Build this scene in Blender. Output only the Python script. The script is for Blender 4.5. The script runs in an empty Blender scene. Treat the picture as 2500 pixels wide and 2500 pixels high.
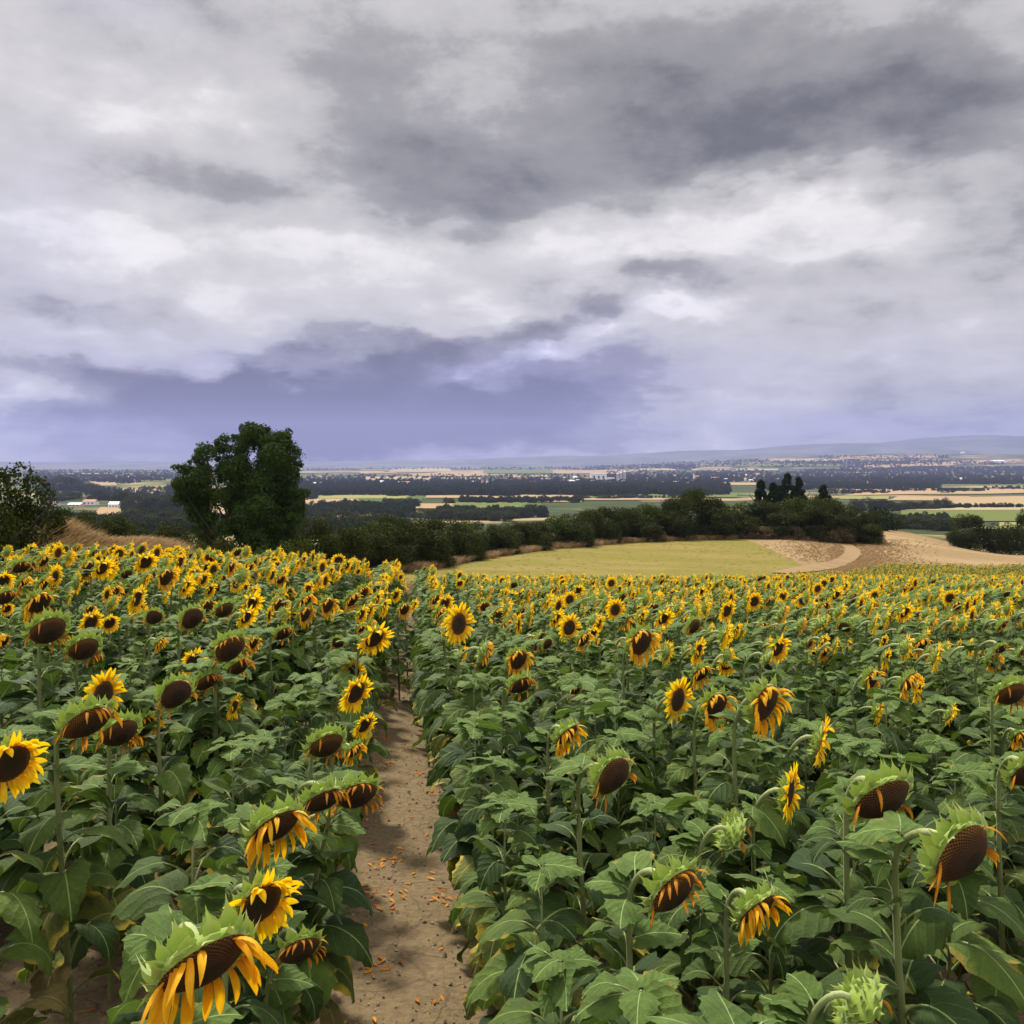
import bpy, math, random
import numpy as np
from mathutils import Vector, Matrix
R = math.radians
rnd = random.Random(7)
SC = bpy.context.scene
COL = SC.collection

# ------------------------------------------------------------------ camera
F = 2165.0            # focal length in photo pixels (photo is 2500 x 2500)
CX, HY = 1250.0, 1130.0   # image centre column, row of the true horizon
cam = bpy.data.cameras.new('camera')
cam_o = bpy.data.objects.new('camera', cam)
COL.objects.link(cam_o)
SC.camera = cam_o
cam.sensor_width = 36
cam.lens = 36 * F / 2500
cam.shift_y = (HY - 1250) / 2500
cam.clip_start = 0.05
cam.clip_end = 90000
cam_o.location = (0, 0, 0)
cam_o.rotation_euler = (R(90), 0, 0)

# ------------------------------------------------------------------ render
SC.view_settings.view_transform = 'Standard'
SC.view_settings.look = 'None'
SC.view_settings.exposure = 0.30
SC.view_settings.gamma = 1
SC.cycles.max_bounces = 6
SC.cycles.diffuse_bounces = 3
SC.cycles.glossy_bounces = 2
SC.cycles.transmission_bounces = 4
SC.cycles.transparent_max_bounces = 6
SC.cycles.volume_bounces = 1
SC.cycles.use_denoising = True

# ------------------------------------------------------------------ sun
SUN_EL, SUN_AZ = 52.0, 25.0    # azimuth: degrees left of straight ahead
sl = bpy.data.lights.new('sun', 'SUN')
so = bpy.data.objects.new('sun', sl)
COL.objects.link(so)
sl.energy = 5.0
sl.angle = R(6)
sl.color = (1.0, 0.93, 0.78)
sd = Vector((-math.sin(R(SUN_AZ)) * math.cos(R(SUN_EL)), math.cos(R(SUN_AZ)) * math.cos(R(SUN_EL)), math.sin(R(SUN_EL))))
so.rotation_euler = sd.to_track_quat('Z', 'Y').to_euler()

# ------------------------------------------------------------------ node helper
class NT:
    def __init__(s, tree):
        s.t = tree
    def n(s, typ, **kw):
        nd = s.t.nodes.new(typ)
        for k, v in kw.items():
            setattr(nd, k, v)
        return nd
    def lk(s, a, b):
        s.t.links.new(a, b)
    def put(s, sock, v):
        if isinstance(v, bpy.types.NodeSocket):
            s.lk(v, sock)
        elif v is not None:
            if hasattr(sock.default_value, '__len__') and not hasattr(v, '__len__'):
                v = (v,) * len(sock.default_value)
            if hasattr(sock.default_value, '__len__') and len(sock.default_value) == 4 and len(v) == 3:
                v = (*v, 1)
            sock.default_value = v
    def m(s, op, a, b=None, c=None, clamp=False):
        nd = s.n('ShaderNodeMath', operation=op, use_clamp=clamp)
        s.put(nd.inputs[0], a)
        if b is not None: s.put(nd.inputs[1], b)
        if c is not None: s.put(nd.inputs[2], c)
        return nd.outputs[0]
    def vm(s, op, a, b=None, out=0):
        nd = s.n('ShaderNodeVectorMath', operation=op)
        s.put(nd.inputs[0], a)
        if b is not None: s.put(nd.inputs[1], b)
        return nd.outputs[out]
    def sep(s, v):
        nd = s.n('ShaderNodeSeparateXYZ'); s.put(nd.inputs[0], v)
        return nd.outputs
    def comb(s, x, y, z):
        nd = s.n('ShaderNodeCombineXYZ')
        for i, v in enumerate((x, y, z)): s.put(nd.inputs[i], v)
        return nd.outputs[0]
    def noise(s, vec, scale, detail=4, rough=.5, color=False, dist=0.0):
        nd = s.n('ShaderNodeTexNoise')
        s.put(nd.inputs['Vector'], vec)
        nd.inputs['Scale'].default_value = scale
        nd.inputs['Detail'].default_value = detail
        nd.inputs['Roughness'].default_value = rough
        nd.inputs['Distortion'].default_value = dist
        return nd.outputs['Color' if color else 'Fac']
    def mix(s, f, a, b, blend='MIX'):
        nd = s.n('ShaderNodeMix', data_type='RGBA', blend_type=blend)
        s.put(nd.inputs['Factor'], f)
        s.put(nd.inputs[6], a); s.put(nd.inputs[7], b)
        return nd.outputs[2]
    def ramp(s, f, stops, interp='LINEAR'):
        nd = s.n('ShaderNodeValToRGB')
        s.put(nd.inputs[0], f)
        cr = nd.color_ramp
        cr.interpolation = interp
        while len(cr.elements) < len(stops): cr.elements.new(.5)
        for e, (p, c) in zip(cr.elements, stops):
            e.position = p
            e.color = (*c, 1) if len(c) == 3 else c
        return nd.outputs[0]
    def mr(s, v, a, b, c=0.0, d=1.0, smooth=True):
        nd = s.n('ShaderNodeMapRange')
        if smooth: nd.interpolation_type = 'SMOOTHSTEP'
        s.put(nd.inputs[0], v)
        for i, q in enumerate((a, b, c, d)): nd.inputs[i + 1].default_value = q
        return nd.outputs[0]

# ------------------------------------------------------------------ sky (world)
w = bpy.data.worlds.new('World')
SC.world = w
w.use_nodes = True
w.node_tree.nodes.clear()
W = NT(w.node_tree)
out = W.n('ShaderNodeOutputWorld')
bg = W.n('ShaderNodeBackground')
sky = W.n('ShaderNodeTexSky', sky_type='NISHITA')
sky.sun_disc = False
sky.sun_elevation = R(SUN_EL)
sky.sun_rotation = R(-SUN_AZ)
sky.air_density = 1.2
sky.dust_density = 1.5
tc = W.n('ShaderNodeTexCoord')
D = tc.outputs['Generated']
dx, dy, dz = W.sep(D)
az = W.m('ARCTAN2', dx, dy)
el = W.m('ARCSINE', dz)
# cloud layer coordinates: the direction carried up to a flat layer, so that the texture flattens towards the horizon
dzc = W.m('ADD', W.m('ABSOLUTE', dz), .13)
P = W.comb(W.m('DIVIDE', dx, dzc), W.m('DIVIDE', dy, dzc), 0.0)
AE = W.comb(az, el, 0.0)
warp1 = W.noise(W.comb(az, W.m('MULTIPLY', el, 1.7), 3.3), 5.0, 3, .55, color=True)
warp2 = W.noise(W.comb(az, W.m('MULTIPLY', el, 2.2), 9.1), 19.0, 3, .6, color=True)
wv = W.vm('ADD', W.vm('MULTIPLY', W.vm('SUBTRACT', warp1, (.5, .5, .5)), (.20, .10, 0)),
          W.vm('MULTIPLY', W.vm('SUBTRACT', warp2, (.5, .5, .5)), (.07, .040, 0)))
aw, ew, _ = W.sep(W.vm('ADD', AE, wv))
# cloud masses over azimuth and elevation: (column, row, half width, half height, amount, tilt, power), in photo pixels
B_MASS = [
    (2150, 330, 620, 150, -.29), (1500, 150, 420, 190, -.17), (2400, 60, 500, 150, -.06),
    (1120, 470, 260, 130, -.24, 0, 1.3), (870, 300, 200, 120, -.10), (1700, 420, 330, 70, -.12),
    (430, 460, 330, 60, -.14, -6, 1.2), (600, 520, 130, 40, -.10), (250, 330, 160, 50, .06),
    (2480, 590, 110, 70, -.20), (540, 320, 120, 40, .08), (1480, 60, 260, 60, .05),
    (1900, 560, 420, 85, .115), (1250, 610, 600, 80, .07, 0), (520, 720, 170, 60, .10, -20),
    (300, 610, 380, 60, .05), (450, 110, 700, 190, -.075), (700, 640, 800, 60, .03),
    (1750, 665, 300, 32, -.10, 0, 1.2), (2100, 700, 260, 30, -.08), (2200, 800, 200, 22, -.09),
    (180, 790, 340, 28, -.12, -4, 1.3), (600, 760, 300, 30, -.03), (900, 730, 330, 50, .05, 8),
    (1280, 790, 430, 32, -.24, 16, 1.5), (1350, 840, 360, 16, .10, 14, 1.4), (850, 870, 300, 36, -.13, 8, 1.2), (1650, 745, 260, 20, .06, 5),
    (1500, 790, 330, 26, .06, 12), (1200, 870, 190, 20, .08, 12, 1.3), (500, 885, 300, 20, .06, 0),
    (60, 985, 190, 26, .20, -3, 1.4), (720, 910, 36, 12, .13, 0, 1.3), (200, 860, 260, 30, .03),
    (780, 1010, 720, 115, -.46, 2, 1.6), (450, 950, 340, 46, -.12), (1250, 560, 500, 60, .04), (1450, 930, 260, 90, -.07),
    (1600, 985, 60, 45, .10, 0, 1.3), (1830, 985, 110, 42, .10, 0, 1.3), (1660, 1045, 150, 50, .14, -12),
    (2150, 960, 300, 50, -.06), (2320, 1035, 420, 45, -.08), (2150, 900, 160, 20, .07), (2420, 935, 90, 18, .05),
    (150, 1085, 420, 26, .12), (1000, 1118, 900, 18, .09), (120, 1040, 200, 20, -.07, 0, 1.3)]
B_PURPLE = [(780, 1010, 760, 135, .95, 2, 1.4), (1450, 930, 300, 80, .35), (2250, 1050, 520, 50, .35), (2150, 900, 420, 60, .12),
            (300, 140, 300, 60, .15), (80, 600, 200, 200, .12), (1250, 830, 420, 50, .20, 16), (160, 800, 300, 90, .12)]
B_CREAM = [(1640, 1040, 160, 90, .8), (150, 975, 330, 40, .7, 0, 1.3), (1900, 980, 260, 60, .4), (520, 730, 260, 60, .35),
           (150, 1085, 500, 30, .4), (1900, 560, 500, 90, .15), (1900, 250, 700, 200, .35)]
def bsum(L, px, py):
    t = 0.0
    for b in L:
        x0, y0, sx, sy, a_ = b[:5]
        rot = b[5] if len(b) > 5 else 0; pw = b[6] if len(b) > 6 else 1
        u, v = px - x0, -(py - y0)
        c, s_ = math.cos(R(rot)), math.sin(R(rot))
        u, v = u * c + v * s_, v * c - u * s_
        t = t + a_ * np.exp(-np.abs(u / sx) ** (2 * pw) - np.abs(v / sy) ** (2 * pw))
    return t
A0, A1 = -.66, .66
ROWS = [-250, 0, 110, 210, 310, 400, 480, 550, 620, 690, 750, 800, 845, 890, 935, 980, 1025, 1070, 1110, 1140]
fa = W.mr(aw, A0, A1, 0, 1, smooth=False)
cols = np.linspace(0, 1, 32)
px_c = CX + F * np.tan(A0 + (A1 - A0) * cols)
prev = None
for py_r in ROWS:
    m_, p_, c_ = (bsum(B, px_c, np.full(32, float(py_r))) for B in (B_MASS, B_PURPLE, B_CREAM))
    r_ = W.ramp(fa, [(c, (min(1, max(0, m_[i] + .5)), min(1, p_[i]), min(1, c_[i]))) for i, c in enumerate(cols)])
    e_ = math.atan((HY - py_r) / F)
    if prev is None:
        cur = r_
    else:
        cur = W.mix(W.mr(ew, prev, e_, 0, 1), cur, r_)
    prev = e_
qs = W.sep(cur)
masses = W.m('SUBTRACT', qs[0], .5)
n1 = W.noise(P, 1.9, 6, .60)
n3 = W.noise(W.comb(az, W.m('MULTIPLY', el, 1.7), 1.7), 9.5, 8, .60, dist=.05)
# billows: the noise pushes the rim of every cloud mass in and out, and the rim itself is crisp
bil = W.m('ABSOLUTE', W.m('SUBTRACT', n3, .5))
nn_ = W.m('SUBTRACT', n3, .5)
m2 = W.m('ADD', masses, W.m('ADD', W.m('MULTIPLY', nn_, .42), W.m('MULTIPLY', W.m('SUBTRACT', n1, .5), .22)))
sharp = W.mr(m2, -.14, -.055, 0, 1)
sharp2 = W.mr(m2, .03, .09, 0, 1)
sharp3 = W.mr(m2, -.30, -.20, 0, 1)
det = W.m('ADD', W.m('MULTIPLY', W.m('SUBTRACT', n1, .5), .20), W.m('MULTIPLY', nn_, .27))
br = W.m('ADD', W.m('ADD', W.m('MULTIPLY', masses, .98), det), .785)
br = W.m('ADD', br, W.m('ADD', W.m('MULTIPLY_ADD', sharp, .065, -.055), W.m('ADD', W.m('MULTIPLY', sharp2, .035), W.m('MULTIPLY_ADD', sharp3, .05, -.05))))
br = W.m('MINIMUM', W.m('MAXIMUM', br, .30), .95)
lin = W.m('POWER', br, 2.2)
hue = W.mix(qs[1], (1.035, 1.0, .965), (.78, .755, 1.42))
hue = W.mix(qs[2], hue, (1.05, 1.01, .95))
# overcast sky: unseen zenith and part behind the viewer raised to light the foreground
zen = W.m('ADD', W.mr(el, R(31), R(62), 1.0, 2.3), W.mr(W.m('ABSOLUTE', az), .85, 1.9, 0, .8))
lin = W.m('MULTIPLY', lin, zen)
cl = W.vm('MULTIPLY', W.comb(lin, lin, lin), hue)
# thin veil of clear sky colour through the cloud
mixed = W.n('ShaderNodeMix', data_type='RGBA')
mixed.inputs['Factor'].default_value = .03
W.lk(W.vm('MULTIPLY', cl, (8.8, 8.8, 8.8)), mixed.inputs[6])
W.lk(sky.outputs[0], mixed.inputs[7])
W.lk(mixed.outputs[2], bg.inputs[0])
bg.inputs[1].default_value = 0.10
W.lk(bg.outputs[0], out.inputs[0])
w.cycles.sampling_method = 'NONE'

# ------------------------------------------------------------------ object helpers
def tag(o, label=None, cat=None, group=None, kind=None):
    if label: o['label'] = label
    if cat: o['category'] = cat
    if group: o['group'] = group
    if kind: o['kind'] = kind
    return o
def empty(name, loc=(0, 0, 0), rz=0.0, sc=1.0):
    o = bpy.data.objects.new(name, None)
    o.empty_display_size = .1
    COL.objects.link(o)
    o.location = loc
    o.rotation_euler = (0, 0, rz)
    o.scale = (sc, sc, sc)
    return o
class MB:
    """collects geometry of one mesh"""
    def __init__(s):
        s.v, s.f, s.uv, s.mi = [], [], [], []
        s.nv = 0
    def grid(s, pts, uvs=None, mi=0, closed=False):
        """pts: rows x cols x 3"""
        pts = np.asarray(pts, float)
        r, c, _ = pts.shape
        base = s.nv
        s.v.append(pts.reshape(-1, 3)); s.nv += r * c
        i = np.arange(r - 1)[:, None]; j = np.arange(c if closed else c - 1)[None, :]
        a = base + i * c + j; b = base + i * c + (j + 1) % c
        q = np.stack([a, b, b + c, a + c], -1).reshape(-1, 4)
        s.f.append(q)
        if uvs is None: uvs = np.zeros((r, c, 2))
        s.uv.append(np.asarray(uvs, float).reshape(-1, 2))
        s.mi.append(np.full(len(q), mi))
    def tube(s, pts, rad, n=6, mi=0, uvv=None):
        pts = np.asarray(pts, float)
        k = len(pts)
        rad = np.broadcast_to(np.asarray(rad, float), (k,))
        t = np.gradient(pts, axis=0)
        t /= np.linalg.norm(t, axis=1)[:, None] + 1e-9
        ref = np.array([0.0, 1.0, 0.0]) if abs(t[0][1]) < .9 else np.array([1.0, 0, 0])
        rows = []
        for p, d, r_ in zip(pts, t, rad):
            u = np.cross(d, ref); u /= np.linalg.norm(u) + 1e-9
            v = np.cross(d, u)
            ref = np.cross(u, d)
            ang = np.arange(n) * 2 * math.pi / n
            rows.append(p + r_ * (np.cos(ang)[:, None] * u + np.sin(ang)[:, None] * v))
        uv = np.zeros((k, n, 2)); uv[:, :, 1] = np.linspace(0, 1, k)[:, None]
        uv[:, :, 0] = np.arange(n)[None, :] / n
        s.grid(rows, uv, mi, closed=True)
    def quads(s, corners, mi=0):
        """corners: N x 4 x 3 separate quads"""
        corners = np.asarray(corners, float)
        n = len(corners)
        base = s.nv
        s.v.append(corners.reshape(-1, 3)); s.nv += 4 * n
        s.f.append(base + np.arange(4 * n).reshape(-1, 4))
        s.uv.append(np.tile(np.array([[0, 0], [1, 0], [1, 1], [0, 1.0]]), (n, 1)))
        s.mi.append(np.full(n, mi))
    def box(s, x0, x1, y0, y1, z0, z1, mi=0):
        c = np.array([[x, y, z] for z in (z0, z1) for y in (y0, y1) for x in (x0, x1)], float)
        idx = [(0, 2, 3, 1), (4, 5, 7, 6), (0, 1, 5, 4), (2, 6, 7, 3), (0, 4, 6, 2), (1, 3, 7, 5)]
        s.quads([c[list(q)] for q in idx], mi)
    def mesh(s, name, mats, smooth=True):
        v = np.concatenate(s.v); f = np.concatenate(s.f); uv = np.concatenate(s.uv); mi = np.concatenate(s.mi)
        me = bpy.data.meshes.new(name)
        me.vertices.add(len(v)); me.vertices.foreach_set('co', v.astype(np.float32).ravel())
        me.loops.add(len(f) * 4); me.loops.foreach_set('vertex_index', f.astype(np.int32).ravel())
        me.polygons.add(len(f)); me.polygons.foreach_set('loop_start', (np.arange(len(f)) * 4).astype(np.int32))
        me.polygons.foreach_set('loop_total', np.full(len(f), 4, np.int32))
        if not isinstance(mats, (list, tuple)): mats = [mats]
        for m_ in mats: me.materials.append(m_)
        me.polygons.foreach_set('material_index', mi.astype(np.int32))
        me.polygons.foreach_set('use_smooth', np.full(len(f), smooth, bool))
        l = me.uv_layers.new(name='UVMap')
        l.data.foreach_set('uv', uv[f.ravel()].astype(np.float32).ravel())
        me.update(calc_edges=True)
        return me
    def obj(s, name, mats, parent=None, smooth=True):
        o = bpy.data.objects.new(name, s.mesh(name, mats, smooth))
        COL.objects.link(o)
        if parent: o.parent = parent
        return o
# ------------------------------------------------------------------ terrain height
T_DIR = np.array([-.8, -.577, -.4, -.25, -.115, .023, .16, .3, .4, .577, .8])
T_D = np.array([50, 70, 95, 125, 170, 250, 400, 650, 1000, 1500, 2500, 5000, 12000, 45000.0])
T_Z = np.array([
    [-7.0, -9.0, -12, -14.5, -18, -24], [-7.0, -9.0, -12, -14.5, -18, -24], [-7.5, -9.5, -12, -14.5, -18, -24],
    [-8.0, -9.5, -12.0, -14.5, -18, -24], [-8.0, -8.75, -10.3, -12.4, -16, -22], [-8.0, -8.9, -9.6, -10.7, -13.5, -20],
    [-8.0, -9.1, -10., -10.9, -13.5, -20], [-8.1, -9.4, -10.4, -11, -13, -20], [-8.2, -10, -11.4, -11.8, -12.6, -19],
    [-8.4, -10.6, -12.6, -13.6, -17.5, -25], [-8.4, -10.6, -12.6, -14.6, -18.5, -26]])
T_FAR = np.array([-31, -40, -47, -53, -58, -62, -66, -75.0])
T_Z = np.concatenate([T_Z, np.broadcast_to(T_FAR, (len(T_DIR), len(T_FAR)))], 1)
# cubic (monotone enough) interpolation along log distance
_ld = np.log(T_D)
_m = np.gradient(T_Z, _ld, axis=1)
def sstep(x, a, b):
    t = np.clip((x - a) / (b - a), 0, 1)
    return t * t * (3 - 2 * t)
def height(x, y):
    x = np.asarray(x, float); y = np.asarray(y, float)
    x, y = np.broadcast_arrays(x, y)
    Dd = np.maximum(y, np.abs(x) / .8)
    Dd = np.maximum(Dd, 1e-3)
    yn = np.clip(Dd, 0, 60)
    u = np.maximum(0, -(x + 1.0))
    L = (1 - np.exp(-u / 2.5)) * (1 - sstep(y, 16, 40))
    near = -(2.2 + .085 * np.clip(y, -8, 60) + .0006 * np.clip(y, 0, 60) ** 2) + .048 * np.clip(y, 0, 18) * L
    e_ = np.interp(y, [-12, 4, 10, 16, 25, 50, 60], [-30, -22, -14.5, -10.5, -8.3, -6.6, -6.4]) - x
    near = near + np.interp(y, [8, 15, 20, 30, 40, 56], [0, 1.0, 1.65, 1.25, 1.0, 0]) * np.where(e_ < 3.0, sstep(e_, -.2, 3.0), np.exp(-((e_ - 3.0) / 2.2) ** 2))
    dr = np.clip(x / Dd, T_DIR[0], T_DIR[-1])
    ld = np.clip(np.log(Dd), _ld[0], _ld[-1])
    j = np.clip(np.searchsorted(_ld, ld, side='right') - 1, 0, len(_ld) - 2)
    h_ = _ld[j + 1] - _ld[j]
    t = (ld - _ld[j]) / h_
    i = np.clip(np.searchsorted(T_DIR, dr, side='right') - 1, 0, len(T_DIR) - 2)
    s = (dr - T_DIR[i]) / (T_DIR[i + 1] - T_DIR[i])
    s = s * s * (3 - 2 * s)
    def prof(ii):
        p0, p1, m0, m1 = T_Z[ii, j], T_Z[ii, j + 1], _m[ii, j] * h_, _m[ii, j + 1] * h_
        return (2 * t**3 - 3 * t**2 + 1) * p0 + (t**3 - 2 * t**2 + t) * m0 + (-2 * t**3 + 3 * t**2) * p1 + (t**3 - t**2) * m1
    far = prof(i) * (1 - s) + prof(i + 1) * s
    far = far + sstep(Dd, 250, 700) * (1 - .0 * Dd) * 1.6 * (np.sin(x / 190 + 1.3) * np.cos(y / 240) + .6 * np.sin(x / 83 + y / 120))
    far = far + sstep(Dd, 3500, 9000) * 14 * (np.sin(x / 1900 + .7) * np.sin(y / 1500 + 1.1)) 
    far = far + sstep(Dd, 4000, 10000) * sstep(dr, .02, .45) * 165
    w_ = sstep(Dd, 34, 52)
    return near * (1 - w_) + far * w_
_YS = np.exp(np.linspace(math.log(1.2), math.log(30000), 3000))
def ground_at(px, py):
    """point of the terrain seen at photo pixel (px, py)"""
    k, q = (px - CX) / F, (HY - py) / F
    z = height(k * _YS, _YS)
    hit = np.where(z > q * _YS)[0]
    y = _YS[hit[0]] if len(hit) else 20000.0
    return np.array([k * y, y, float(height(k * y, y))])

def mat(name, build, **kw):
    m_ = bpy.data.materials.new(name)
    m_.use_nodes = True
    N = NT(m_.node_tree)
    bs = m_.node_tree.nodes['Principled BSDF']
    bs.inputs['Roughness'].default_value = .8
    bs.inputs['Specular IOR Level'].default_value = .3
    build(N, bs)
    return m_
def objco(N):
    return N.n('ShaderNodeTexCoord').outputs['Object']
def pos(N):
    return N.n('ShaderNodeNewGeometry').outputs['Position']
def bump(N, bs, h, strength=.5, dist=.02):
    b = N.n('ShaderNodeBump')
    b.inputs['Strength'].default_value = strength
    b.inputs['Distance'].default_value = dist
    N.put(b.inputs['Height'], h)
    N.lk(b.outputs[0], bs.inputs['Normal'])

def m_ground(N, bs):
    p = pos(N)
    # patchwork far away, rough grass nearby
    p2 = N.vm('MULTIPLY', p, (.0045, .0075, 0.0))
    vo = N.n('ShaderNodeTexVoronoi', feature='F1', distance='MANHATTAN')
    N.put(vo.inputs['Vector'], p2); vo.inputs['Scale'].default_value = 1.0
    cell = N.sep(vo.outputs['Color'])[0]
    fld = N.ramp(cell, [(0, (.052, .066, .020)), (.22, (.30, .22, .11)), (.38, (.045, .055, .018)), (.55, (.11, .14, .045)), (.70, (.042, .052, .018)), (.82, (.27, .20, .11)), (.92, (.08, .11, .04))], 'CONSTANT')
    far = N.mix(N.mr(N.noise(p, .004, 5, .6), .42, .58), fld, (.035, .052, .025))
    near = N.mix(N.noise(p, .35, 6, .6), (.09, .085, .03), (.20, .15, .07))
    d = N.vm('LENGTH', p, out=1)
    N.lk(N.mix(N.mr(d, 150, 350), near, far), bs.inputs['Base Color'])
    bs.inputs['Roughness'].default_value = 1
    bs.inputs['Specular IOR Level'].default_value = .05
M_GROUND = mat('terrain', m_ground)
def m_soil(N, bs):
    p = pos(N)
    n1 = N.noise(p, 1.6, 6, .6); n2 = N.noise(p, 22, 6, .65); n3 = N.noise(p, 90, 3, .7)
    c = N.mix(n1, (.145, .102, .052), (.255, .185, .100))
    c = N.mix(N.mr(n2, .35, .62), N.mix(.5, c, (.075, .053, .030)), c)
    vo = N.n('ShaderNodeTexVoronoi', feature='DISTANCE_TO_EDGE')
    N.put(vo.inputs['Vector'], N.vm('ADD', p, N.vm('MULTIPLY', N.noise(p, 6, 3, .5, color=True), (.16, .16, 0.0))))
    vo.inputs['Scale'].default_value = 1.9
    crack = N.mr(vo.outputs['Distance'], .0, .022)
    c = N.mix(N.m('MULTIPLY_ADD', crack, .45, .55), (.09, .06, .04), c)
    N.lk(c, bs.inputs['Base Color'])
    h = N.m('ADD', N.m('ADD', N.m('MULTIPLY', n2, 1.0), N.m('MULTIPLY', n3, .35)), N.m('MULTIPLY', crack, .2))
    bump(N, bs, h, .9, .03)
    bs.inputs['Roughness'].default_value = 1
M_SOIL = mat('dry_soil', m_soil)
def field_mat(name, a, b, scale=.5, stripe=None, hb=.03, c3=None):
    def bld(N, bs):
        p = pos(N)
        n1 = N.noise(p, scale, 6, .65); n2 = N.noise(p, scale * 9, 5, .7)
        c = N.mix(N.m('ADD', N.m('MULTIPLY', n1, .6), N.m('MULTIPLY', n2, .4)), a, b)
        c = N.mix(N.mr(N.noise(N.vm('MULTIPLY', p, (.35, 1.0, 1.0)), scale * .35, 3, .6), .46, .66, 0, .55), c, c3 or b)
        if c3: c = N.mix(N.mr(n2, .56, .66), c, c3)
        if stripe:
            ang, per = stripe
            q = N.sep(p)
            s_ = N.m('ADD', N.m('MULTIPLY', q[0], math.cos(ang)), N.m('MULTIPLY', q[1], math.sin(ang)))
            s_ = N.m('SINE', N.m('ADD', N.m('MULTIPLY', s_, 2 * math.pi / per), N.m('MULTIPLY', n1, 3.0)))
            c = N.mix(N.mr(s_, -.2, .9, 0, .45), c, N.mix(.5, c, (.02, .03, .01)))
        N.lk(c, bs.inputs['Base Color'])
        bump(N, bs, n2, .6, hb)
        bs.inputs['Roughness'].default_value = 1
        bs.inputs['Specular IOR Level'].default_value = .05
    return mat(name, bld)
M_MEADOW = field_mat('meadow_grass', (.095, .098, .018), (.215, .172, .048), .35, c3=(.235, .170, .065))
M_STUBBLE = field_mat('stubble', (.27, .185, .095), (.155, .108, .056), .22, c3=(.33, .24, .135))
M_TRACK = field_mat('track_dirt', (.30, .205, .112), (.18, .125, .068), .9)
M_TAN = field_mat('ripe_wheat', (.34, .245, .14), (.27, .195, .11), .02)
M_PALE = field_mat('pale_straw', (.36, .29, .18), (.27, .23, .13), .02)
M_GREEN = field_mat('green_crop', (.085, .108, .026), (.125, .145, .040), .03)
M_DGREEN = field_mat('vine_rows', (.045, .080, .020), (.085, .115, .035), .03, stripe=(.5, 14))
M_OLIVE = field_mat('olive_crop', (.17, .18, .06), (.23, .22, .085), .03)

# ------------------------------------------------------------------ terrain sheet: rings around the camera, to beyond the horizon
rad = np.concatenate([[0.001], np.exp(np.linspace(math.log(.6), math.log(15000), 400))])
th = np.concatenate([np.linspace(-38, 38, 260, endpoint=False), np.linspace(38, 322, 140, endpoint=False)])
RR, TT = np.meshgrid(rad, np.radians(th), indexing='ij')
X, Y = RR * np.sin(TT), RR * np.cos(TT)
g = MB(); g.grid(np.stack([X, Y, height(X, Y) - .02 * (RR < 60) ], -1), closed=True)
tag(g.obj('ground', M_GROUND), 'dry grassy ground of the hillside and valley plain', kind='structure')

def ruled(name, A, B, nu, nv, m_, off, label, kind='structure'):
    """sheet between two polylines, draped on the terrain"""
    def res(P_, n):
        P_ = np.asarray(P_, float)
        d = np.concatenate([[0], np.cumsum(np.linalg.norm(np.diff(P_, axis=0), axis=1))])
        s = np.linspace(0, d[-1], n)
        return np.stack([np.interp(s, d, P_[:, k]) for k in (0, 1)], -1)
    a, b = res(A, nu), res(B, nu)
    t = np.linspace(0, 1, nv)[:, None, None]
    q = a[None] * (1 - t) + b[None] * t
    z = height(q[..., 0], q[..., 1]) + off
    g = MB(); g.grid(np.dstack([q, z]))
    return tag(g.obj(name, m_), label, kind=kind)
# ------------------------------------------------------------------ sunflower field soil
FIELD_L = [(-30, -12), (-22, 4), (-14.5, 10), (-10.5, 16), (-8.3, 25), (-6.6, 50), (-6.4, 56)]
FIELD_FAR = [(-6.4, 55), (0, 53), (9, 54), (17, 60), (26, 72), (38, 90), (50, 98), (72, 112), (95, 112)]
fl = FIELD_L + FIELD_FAR[1:]
near_edge = [(-30 + 125 * t, -12 + 0 * t) for t in np.linspace(0, 1, len(fl))]
ruled('field_soil', [(x, -12) for x in np.linspace(-30, 95, 12)], fl, 240, 200, M_SOIL, .012, 'dry brown soil under the sunflowers')
# bare path between the two front rows: slightly trodden strip
ruled('path', [(-.50 - .111 * y, y) for y in np.linspace(.2, 40, 60)], [(.15 - .111 * y, y) for y in np.linspace(.2, 40, 60)], 400, 7, M_SOIL, .016, 'bare dirt path running between the sunflower rows')
# meadow, stubble, track
MEADOW_FAR = [(-12, 64), (-8.3, 72), (-5, 84), (3, 98), (14, 116), (24, 124), (34, 130), (46, 128)]
ruled('meadow', [(-11, 58), (-6.4, 53), (0, 51), (9, 52), (17, 58), (22, 65), (28, 76)], MEADOW_FAR[:-1], 120, 70, M_MEADOW, .03, 'yellow green mown meadow beyond the sunflower field')
ruled('stubble_field', [(18, 60), (27, 73), (38, 86), (60, 98), (110, 104)], [(34, 131), (44, 130), (58, 142), (72, 172), (102, 170), (150, 160)], 120, 70, M_STUBBLE, .02, 'tan stubble field on the slope to the right')
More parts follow.
